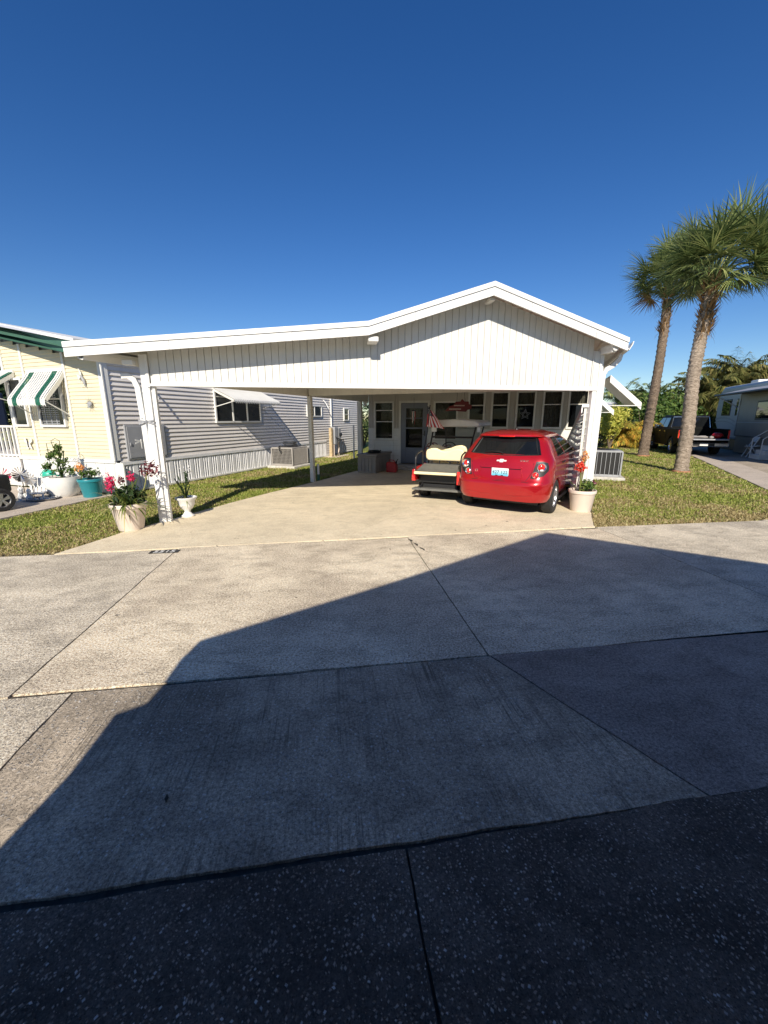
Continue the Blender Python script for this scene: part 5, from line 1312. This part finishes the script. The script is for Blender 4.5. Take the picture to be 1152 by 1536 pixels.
# utility pedestal and meter
up_ = nq(9.6,.30,0); ut = thing('utility_pedestal', 'weathered utility post with meter boxes beside the grey wall', 'utility post', (up_.x, up_.y, -.03), -TH2)
m = MB(); m.box(-.06,.06,-.25,-.11,0,1.25); local(ut, m).build('timber_post', M['wood'], ut, bevel=.005)
m = MB(); m.box(-.10,.10,.0,.30,.55,1.28); m.box(-.09,.09,.38,.62,.62,1.22); local(ut, m).build('meter_box', M['grey'], ut, bevel=.015)
m = MB(); m.lathe((.10,.5,.95), [(.08,0),(.08,.06),(.05,.08),(0,.08)], 18, (1,0,0)); local(ut, m).build('meter_dial', M['glass'], ut)
m = MB()
for k in range(5):
    y = .05+k*.14; m.tube([(.08,y,.9-.05*k),(.16,y+.08,.75),(.14,y+.12+.05*k,.3),(.10,y+.05,.02)], .018, 6)
local(ut, m).build('cable', M['rubber'], ut, smooth=60)
m = MB(); m.tube([(.0,.05,0),(.0,.05,.6)], .04, 8); m.tube([(.0,.55,0),(.0,.55,.65)], .04, 8); m.box(-.35,.35,-.4,1.0,-.02,.04); local(ut, m).build('pad_and_pipe', M['pot'], ut)
hb = Vector((-.28,10.62,0)); sp_ = thing('water_spigot', 'short white water pipe with green valve behind the middle post', 'spigot', (hb.x+.02, hb.y+.12, -.03))
m = MB(); m.tube([(0,0,.18),(0,0,.46)], .03, 10); local(sp_, m).build('pipe', M['white'], sp_); m = MB(); m.tube([(0,0,0),(0,0,.19)], .035, 10); local(sp_, m).build('valve', M['awngreen'], sp_)

# ------------------------------------------------------------------ deck box and fuel can
q0 = Vector((.86,12.10,.006)); bx = thing('deck_box', 'taupe panelled resin storage box under the carport', 'storage box', tuple(q0), -TH)
m = MB(); m.box(.02,.62,.02,1.28,0,.50); local(bx, m).build('box_body', M['taupe'], bx, bevel=.01)
m = MB()
for k in range(5): m.box(.05+k*.115,.145+k*.115,.005,.021,.05,.44)
for k in range(9): m.box(.619,.632,.08+k*.132,.19+k*.132,.05,.44)
local(bx, m).build('side_panel', M['taupe'], bx, bevel=.006)
m = MB(); m.box(-.01,.66,-.01,1.31,.50,.56); local(bx, m).build('lid', M['taupe'], bx, bevel=.015)
hp = q0+B*.36+A*.5+Z*.562; h2 = thing('extension_cord', 'black cord heaped on the lid of the storage box', 'cord', tuple(hp), -TH)
m = MB(); m.tube([Vector((.2*math.cos(t*.55)*(.6+.4*math.sin(t*.13)), .28*math.sin(t*.55), .015+.001*t)) for t in range(60)], .013, 6); local(h2, m).build('coil', M['rubber'], h2, smooth=60)
gcn = q0+B*.95+A*.5; gas = thing('fuel_can', 'red plastic fuel can on the floor beside the storage box', 'fuel can', (gcn.x,gcn.y,.006), -TH)
m = MB(); m.prism([(-.16,-.1,0),(.16,-.1,0),(.16,-.1,.22),(.10,-.1,.30),(-.12,-.1,.32),(-.16,-.1,.28)], (0,.2,0)); local(gas, m).build('can_body', M['red'], gas, bevel=.025)
m = MB(); m.tube([(-.10,0,.31),(-.08,0,.37),(.05,0,.36),(.09,0,.30)], .014, 8); local(gas, m).build('handle', M['red'], gas, smooth=60)
m = MB(); m.tube([(.12,0,.27),(.14,0,.33)], .028, 10); m.tube([(.14,0,.33),(.19,0,.40)], .012, 8); local(gas, m).build('spout', M['black'], gas)

# ------------------------------------------------------------------ planters
def pot(name, lab, loc, rt, rb_, h, mat, prof=None, rim=True):
    t = thing(name, lab, 'planter', loc); m = MB()
    pr = prof or [(0,0),(rb_*.96,0),(rb_,.015),(rt*.93,h*.83),(rt*.94,h*.84),(rt,h*.86),(rt*1.02,h*.97),(rt,h),(rt*.93,h),(rt*.90,h*.85),(0,h*.84)]
    m.lathe((0,0,0), pr, 36); local(t, m).build('pot', M[mat], t, smooth=45)
    m = MB(); m.lathe((0,0,h*.88), [(0,.02),(rt*.5,.015),(rt*.91,0)], 24)
    for v in m.v: v.z += .01*noise.noise(v*20)
    local(t, m).build('soil', M['soil'], t, smooth=60); return t
def plant(t, m, name, mat): local(t, m); return m.build(name, M[mat], t, fixn=False)
def flowers(c, rad, n, s, r):
    m = MB(); leafcluster(m, c, rad, n, s, r, .5); return m
def straps(r, n, h0, ln, w_, spread, zmin=.2, droop=(.8,2.2)):
    m = MB()
    for _ in range(n):
        a = r.uniform(0, 6.28); q = r.uniform(0, spread); el = r.uniform(zmin, 1.4)
        addblade(m, Vector((math.cos(a)*q, math.sin(a)*q, h0)), Vector((math.cos(a)*math.cos(el), math.sin(a)*math.cos(el), math.sin(el))), ln*r.uniform(.6,1.2), r.uniform(*droop), 7, w_*r.uniform(.6,1.2), wmid=.3)
    return m
r = random.Random(77)
t = pot('flower_pot', 'large off white pot with strap leaves and pink flowers at the left carport post', (-2.93,6.22,0), .245,.165,.40,'pot')
plant(t, straps(r, 90, .36, .44, .036, .16), 'leaves', 'leafstrap'); plant(t, straps(r, 10, .36, .62, .018, .2, .1, (1.6,2.8)), 'aerial_roots', 'leafstrap')
m = MB(); leafcluster(m, (0,0,.5), (.24,.2,.15), 420, .05, r, .2); plant(t, m, 'undergrowth', 'leafdark')
m = MB()
for (x, y, z) in ((-.15,.0,.72),(-.02,.02,.68),(.1,.0,.74),(.3,.05,.85)): m.tube([(x*.4,y,.36),(x*.8,y,z*.75),(x,y,z)], .008, 5)
plant(t, m, 'flower_stalk', 'leafstrap')
plant(t, flowers((-.20,-.02,.70), (.075,.06,.14), 150, .027, r), 'flower_cluster', 'pink'); plant(t, flowers((.08,0,.77), (.055,.05,.075), 70, .026, r), 'flower_cluster', 'pink'); plant(t, flowers((-.06,.02,.73), (.05,.05,.06), 50, .026, r), 'flower_cluster', 'burg')
plant(t, flowers((.335,.05,.88), (.13,.11,.12), 120, .035, r), 'flower_cluster', 'burg')
t = pot('garden_urn', 'small white footed urn behind the left carport post', (-2.36,6.93,0), .155,.1,.34,'potwhite', prof=[(0,0),(.10,0),(.105,.02),(.075,.04),(.045,.08),(.05,.11),(.09,.15),(.125,.21),(.135,.28),(.165,.305),(.17,.33),(.15,.335),(.13,.30),(0,.29)])
plant(t, straps(r, 14, .3, .26, .022, .07), 'leaves', 'leafstrap')
m = MB()
for k in range(7): a = k*.9; m.tube([(0,0,.3),(.05*math.cos(a),.05*math.sin(a),.45),(.12*math.cos(a)-.02,.12*math.sin(a),.45+.05*k)], .008, 5)
plant(t, m, 'stem', 'leafdark'); m = MB(); leafcluster(m, (.04,0,.62), (.05,.05,.2), 60, .028, r, .2); plant(t, m, 'dark_foliage', 'leafdark'); plant(t, flowers((.05,0,.76), (.12,.1,.12), 34, .02, r), 'flower_cluster', 'whitepet')
t = pot('flower_pot', 'off white pot with red and orange flowers at the right carport post', (4.44,6.42,0), .225,.17,.38,'pot')
plant(t, straps(r, 9, .35, .36, .03, .1, .2, (.4,1.2)), 'aloe_leaves', 'leafstrap'); m = MB(); leafcluster(m, (.08,0,.45), (.16,.13,.10), 220, .04, r, .2); plant(t, m, 'undergrowth', 'leaf')
m = MB(); leafcluster(m, (.16,-.04,.48), (.06,.05,.06), 40, .035, r, .2); plant(t, m, 'coleus', 'burg')
m = MB(); m.tube([(-.05,0,.33),(-.05,.02,.62),(-.07,.02,.82)], .012, 6); m.tube([(-.04,.02,.33),(0,.03,.7),(.02,.04,.95)], .008, 6); plant(t, m, 'flower_stalk', 'leafstrap')
plant(t, flowers((-.09,.0,.78), (.10,.09,.09), 180, .028, r), 'flower_cluster', 'redpet'); plant(t, flowers((.0,.03,.96), (.06,.06,.10), 80, .028, r), 'flower_cluster', 'orangepet')
t = pot('planter_bowl', 'wide white planter with a leafy bush on the patio', (-5.55,9.22,.004), .33,.2,.42,'potwhite', prof=[(0,0),(.2,0),(.27,.08),(.33,.30),(.335,.34),(.34,.42),(.32,.42),(.31,.36),(0,.36)])
m = MB(); [m.tube([(0,0,.35),(.05*math.cos(k),.05*math.sin(k),.6),(.12*math.cos(k*2),.1*math.sin(k*2),.95)], .01, 5) for k in range(5)]; plant(t, m, 'stem', 'leafdark')
m = MB()
for (x, z, q) in ((0,.55,.2),(.03,.72,.17),(-.02,.88,.12),(.02,1.0,.08),(-.25,.62,.1),(-.16,.85,.07),(.2,.52,.12)): leafcluster(m, (x,0,z), (q,q,.1), 85, .042, r, .3)
plant(t, m, 'foliage', 'leaf')
m = MB(); m.tube([(-.08,.02,1.0),(-.1,.02,1.15),(-.02,.02,1.2),(.06,.02,1.15),(.04,.02,1.0)], .006, 5); m.tube([(-.2,.03,.4),(-.2,.03,1.1),(-.05,.03,1.12)], .006, 5); plant(t, m, 'wire_support', 'barkbase') if False else plant(t, m, 'wire_support', 'leafdark')
t = pot('flower_pot', 'teal glazed pot with orange flowers and green leaves on the patio', (-4.93,9.05,.004), .225,.16,.38,'potteal')
m = MB(); leafcluster(m, (.06,0,.5), (.14,.12,.13), 130, .045, r, .2); leafcluster(m, (-.12,0,.48), (.1,.1,.1), 70, .04, r, .2); plant(t, m, 'foliage', 'leaf')
plant(t, flowers((-.15,-.02,.62), (.1,.09,.1), 70, .035, r), 'flower_cluster', 'orangepet'); plant(t, flowers((-.20,0,.78), (.06,.05,.05), 24, .025, r), 'flower_cluster', 'whitepet')

# ------------------------------------------------------------------ yard ornaments by the cream house
def sunorn():
    p = yq(-.42,.05,1.90); t = thing('sun_ornament', 'grey metal sunburst hung on the cream wall', 'ornament', tuple(p), -TH2)
    m = MB(); m.lathe((0,0,0), [(0,.02),(.045,.015),(.055,-.005)], 18, (0,-1,0)); local(t, m).build('disc', M['grey'], t)
    m = MB()
    for k in range(20):
        a = 2*PI*k/20; l_ = .16 if k % 2 else .11; m.prism([(math.cos(a-.13)*.05,0,math.sin(a-.13)*.05),(math.cos(a+.13)*.05,0,math.sin(a+.13)*.05),(math.cos(a)*l_,-.01,math.sin(a)*l_)], (0,.006,0))
    local(t, m).build('ray', M['chrome'], t)
sunorn()
p = yq(-.52,.05,2.42); t = thing('hummingbird_ornament', 'white and dark hummingbird ornament high on the cream wall', 'ornament', tuple(p), -TH2)
m = MB(); m.tube([(.06,0,-.18),(.05,-.01,-.05),(.0,-.01,.03),(-.03,-.01,.06)], [.006,.03,.025,.012], 8); local(t, m).build('body', M['grey'], t, smooth=60)
m = MB(); m.prism([(-.02,-.01,.03),(-.14,-.01,.08),(-.10,-.01,.0),(-.12,-.01,-.04)], (0,.01,0)); m.prism([(-.02,-.015,.02),(-.06,-.015,.2),(.01,-.015,.1)], (0,.01,0)); m.tube([(.0,-.01,-.04),(-.05,-.01,-.2)], .004, 5); local(t, m).build('wing', M['white'], t)
p = yq(-2.68,.05,1.05); t = thing('butterfly_ornament', 'white butterfly ornament low on the cream wall under the narrow window', 'ornament', tuple(p), -TH2)
m = MB(); [m.prism([(sx*.01,-.01,0),(sx*.12,-.01,.12),(sx*.14,-.01,.03),(sx*.05,-.01,-.02),(sx*.10,-.01,-.14),(sx*.02,-.01,-.12)], (0,.01,0)) for sx in (-1,1)]; local(t, m).build('wing', M['white'], t); m = MB(); m.tube([(0,-.02,-.1),(0,-.02,.1)], .012, 6); local(t, m).build('body', M['black'], t)
def dragonfly(lab, p, rz, s, mat):
    t = thing('dragonfly_ornament', lab, 'ornament', tuple(p), rz); m = MB(); m.tube([(0,-.01,.03*s),(0,-.01,-.16*s)], [.012*s,.004*s], 6); local(t, m).build('body', M[mat], t)
    m = MB(); [m.prism([(sx*.01*s,-.01,.01*s),(sx*.13*s,-.012,z*s),(sx*.13*s,-.012,(z-.03)*s),(sx*.01*s,-.01,-.015*s)], (0,.006,0)) for sx in (-1,1) for z in (.035,-.03)]; local(t, m).build('wing', M[mat], t)
dragonfly('dark dragonfly ornament on the left carport post', (-2.66,6.535,1.56), 0, .8, 'grey')
dragonfly('white dragonfly ornament on the grey electrical panel', nq(.55,.16,1.12), PI/2-TH2, 1.1, 'white')
dragonfly('small dragonfly ornament on the skirting below the electrical panel', nq(.75,.09,.62), PI/2-TH2, .9, 'grey')
# garden spinners
def spinner(lab, x, y, z, rr_, mats, n=14):
    t = thing('garden_spinner', lab, 'garden spinner', (x,y,.004)); m = MB(); m.tube([(0,.02,0),(0,.02,z)], .008, 6); local(t, m).build('stake', M['blackmetal'], t)
    for q, mt in enumerate(mats):
        m = MB()
        for k in range(q, n, len(mats)):
            a = 2*PI*k/n; b_ = a+2*PI/n*.8; m.add([(0,0,z),(math.cos(a)*rr_,-.03,z+math.sin(a)*rr_),(math.cos(b_)*rr_,.02,z+math.sin(b_)*rr_)], [(0,1,2)])
        local(t, m).build('blade', M[mt], t, solid=.003)
spinner('pink and white pinwheel spinner, leftmost of the three', -6.55,9.05,.47,.17,('burg','white','pink'),18)
spinner('silver and grey pinwheel spinner between the other two', -6.28,9.15,.48,.16,('grey','chrome','blackmetal'),16)
spinner('dark grey oval spinner beside the white slatted chair', -6.02,9.0,.40,.12,('grey','acgrey'),12)
t = thing('watering_can', 'sea green round watering can above the white slatted chair', 'watering can', (-5.93,9.45,.004)); m = MB(); m.tube([(0,0,0),(0,0,.3)], .01, 6); m.ball((0,0,.42), .13, 16, 10, (1,.8,.85)); local(t, m).build('can_body', M['teal'], t, smooth=60)
m = MB(); m.tube([(.10,0,.38),(.2,0,.42),(.25,0,.5)], [.02,.012,.02], 8); m.tube([(-.1,0,.36),(-.18,0,.42),(-.1,0,.52),(0,0,.54)], .01, 6); local(t, m).build('spout_and_handle', M['teal'], t, smooth=60)
t = thing('slatted_chair', 'small white slatted garden chair in front of the skirting', 'chair', (-5.92,9.0,.004), R(8))
m = MB(); [m.obox((-.14+k*.07,.10-.0,.24),(.026,0,0),(0,.006,0),(0,.05,.17)) for k in range(5)]; local(t, m).build('backrest', M['white'], t)
m = MB(); [m.box(-.17,.17,-.18+k*.07,-.125+k*.07,.12,.135) for k in range(4)]; local(t, m).build('seat', M['white'], t)
for sx in (-1,1):
    for y in (-.17,.08): m = MB(); m.box(sx*.155-.014,sx*.155+.014,y-.014,y+.014,0,.12); local(t, m).build('leg', M['white'], t)
cols = [('teal','green frog figurine beside the pinwheels'),('white','white goose figurine left of the grey spinner'),('grey','grey rabbit figurine among the patio ornaments'),('potwhite','white gnome shaped figurine nearest the spinner stakes'),('pot','small tan figurine lying on the patio tray')]
for k, (mt, lab) in enumerate(cols):
    x, y = ((-6.35,8.85),(-6.2,8.95),(-6.1,8.8),(-6.0,8.85),(-6.0,8.66))[k]
    t = thing('figurine', lab, 'figurine', (x,y,.004), k*.7, 'small figurines on the patio'); h = (.17,.24,.2,.22,.09)[k]
    m = MB(); m.lathe((0,0,0), [(0,0),(.06,0),(.065,h*.25),(.04,h*.55),(.025,h*.68)], 14); m.tube([(.02,0,h*.4),(.08,-.02,h*.3),(.09,-.02,h*.1)], .014, 6); local(t, m).build('body', M[mt], t, smooth=60)
    m = MB(); m.ball((0,-.01,h*.82), h*.2, 10, 8); m.tube([(-.01,0,h*.95),(-.02,0,h*1.15)], .008, 5); m.tube([(.015,0,h*.95),(.03,0,h*1.12)], .008, 5); local(t, m).build('head', M[mt], t, smooth=60)
t = thing('ornament_tray', 'dark oval tray of pebbles in front of the white slatted chair', 'tray', (-5.72,8.82,.004)); m = MB(); m.lathe((0,0,0), [(0,0),(.22,0),(.26,.04),(.245,.04),(.21,.012),(0,.012)], 28); local(t, m).build('tray_dish', M['grey'], t, smooth=50)
m = MB(); r = random.Random(2); [m.ball((r.uniform(-.15,.15),r.uniform(-.15,.15),.025), r.uniform(.02,.035), 8, 6) for _ in range(26)]; local(t, m).build('pebble', M['pad'], t, smooth=60)
# three wheeled bike cut by the left edge
tr = thing('adult_tricycle', 'dark adult tricycle with chrome spoked rear wheel at the left edge', 'tricycle', (-6.0,7.93,.004), R(150))
def trw(x, y, r_, w_, sx):
    return wheel(tr, x, y, r_, w_, sx, 1, 'alu', 5)
trw(.30,0,.20,.14,1); trw(-.30,0,.20,.14,-1); trw(0,1.1,.20,.12,1)
m = MB(); m.lathe((.30,0,.20), [(.235,-.08),(.24,.08)], 24, (1,0,0)); m.v = [v if v.z > .2 else Vector((v.x, v.y, .2+abs(v.z-.2)*.2)) for v in m.v]; local(tr, m).build('fender', M['black'], tr, smooth=60)
m = MB(); m.box(-.22,.22,-.25,.35,.30,.62); local(tr, m).build('body_box', M['black'], tr, bevel=.05)
m = MB(); m.tube([(0,.3,.35),(0,.8,.4),(0,1.1,.2)], .03, 8); m.tube([(0,.95,.3),(0,.85,.9),(-.28,.75,1.0)], .018, 8); m.tube([(0,.85,.9),(.28,.75,1.0)], .018, 8); m.tube([(-.32,0,.2),(.32,0,.2)], .025, 8); local(tr, m).build('frame_tube', M['blackmetal'], tr, smooth=60)
m = MB(); m.ball((0,.05,.76), .2, 16, 8, (1.0,1.1,.42)); local(tr, m).build('saddle', M['blue'], tr, smooth=60)
# red lawn chair and potted plant on the porch
p = yq(-3.45,-.5,.69); t = thing('porch_chair', 'red slatted chair behind the white porch railing', 'chair', tuple(p), -TH2)
m = MB(); [m.obox((-.2+k*.1,.2,.55),(.04,0,0),(0,.01,0),(0,.06,.3)) for k in range(5)]; local(t, m).build('backrest', M['red'], t); m = MB(); m.box(-.25,.25,-.25,.2,.33,.37); local(t, m).build('seat', M['red'], t)
for sx in (-1,1):
    for y in (-.22,.18): m = MB(); m.box(sx*.22-.02,sx*.22+.02,y-.02,y+.02,0,.34); local(t, m).build('leg', M['red'], t)
p = yq(-3.55,-.2,.69); t = pot('porch_plant', 'yellow leaved potted plant on the porch behind the railing', tuple(p), .15,.1,.25,'pot'); m = MB(); leafcluster(m, (0,0,.5), (.25,.2,.28), 260, .05, random.Random(6), .2); plant(t, m, 'foliage', 'leafyellow')
# blue box truck beyond the porch
bt = thing('blue_truck', 'dark blue delivery truck glimpsed through the cream porch', 'truck', (-13.2,17.5,0), R(50))
m = MB(); m.prism([(-1,0,.5),(-1,0,2.6),(-1,2.9,2.6),(-1,3.2,1.6),(-1,4.2,1.35),(-1,4.3,.5)], (2.0,0,0)); local(bt, m).build('body', M['navy'], bt, bevel=.08)
m = MB(); m.box(-1.02,1.02,.4,1.6,1.7,2.3); m.box(-1.02,1.02,1.9,2.8,1.7,2.3); local(bt, m).build('window', M['glass'], bt)
for sx in (-1,1):
    for y in (.8,3.5): wheel(bt, sx*.95, y, .38, .24, sx, 1)

# ------------------------------------------------------------------ the home behind the photographer, whose gable shades the street
YB = -.35
oh = thing('gabled_house', 'gabled home behind the photographer casting its roof shadow on the street', 'house', (1.7,YB,0), 0)
def cast(x, y): k = y-YB; return (x-k*.2217, k*.6627)
SH = [(-1.3,1.4),(-1.23,1.76),(-1.22,2.05),(-1.22,2.15),(-1.08,2.22),(-1.06,2.34),(-1.04,2.67),(-.98,2.82),(.51,3.64),(3.09,5.17),(4.88,3.63),(6.4,2.32)]
C_ = [cast(*p) for p in SH]
P = [(C_[0][0], 0)]+C_+[(C_[-1][0], 0)]
m = MB(); m.prism([(x, YB-.05, z-.05 if i > 7 and z > 1.3 else z) for i, (x, z) in enumerate(P)], (0,-9,0)); m.build('wall', M['taupe'], oh)
top = C_[7:]
m = MB(); m.prism([(x, YB, z) for x, z in top]+[(x, YB, z-.06) for x, z in reversed(top)], (0,-9.2,0)); m.build('roof', M['roofshingle'], oh)
m = MB(); m.prism([(x, YB+.02, z-.005) for x, z in top]+[(x, YB+.02, z-.14) for x, z in reversed(top)], (0,-.035,0)); m.build('fascia', M['trim'], oh)
m = MB(); m.box(2.2,3.0,YB-.05,YB-.02,.05,1.95); d2 = m.build('door', M['doorgrey'], oh); m = MB(); m.box(2.26,2.30,YB-.02,YB+.02,.95,1.1); m.build('handle', M['chrome'], d2)
for x in (-.4,.9): m = MB(); m.box(x,x+.8,YB-.05,YB-.02,.9,1.8); w_ = m.build('window', M['white'], oh); m = MB(); m.box(x+.06,x+.74,YB-.02,YB-.012,.96,1.74); m.build('pane', M['glass'], w_)
# dry leaf bits lying on the concrete
m = MB(); r = random.Random(12)
for _ in range(70):
    x = r.uniform(-3, 6); y = r.uniform(1.2, 8); 
    if r.random() < .5: y = 5.25+r.gauss(0, .25)
    a = r.uniform(0, 6.28); s_ = r.uniform(.008, .022); p = Vector((x, y, .0085)); d = Vector((math.cos(a), math.sin(a), .1)); e = Vector((-math.sin(a), math.cos(a), .2))
    m.add([p-d*s_, p-e*s_*.4+Z*.003, p+d*s_+Z*.004, p+e*s_*.4], [(0,1,2,3)])
tag(m.build('leaf_litter', M['soil'], fixn=False), 'scattered dry leaf bits on the street and driveway', 'leaf litter', kind='stuff')
for o in list(scene.objects):
    if o.parent is None and o.type == 'MESH' and 'label' not in o and 'kind' not in o: print('UNLABELLED', o.name)
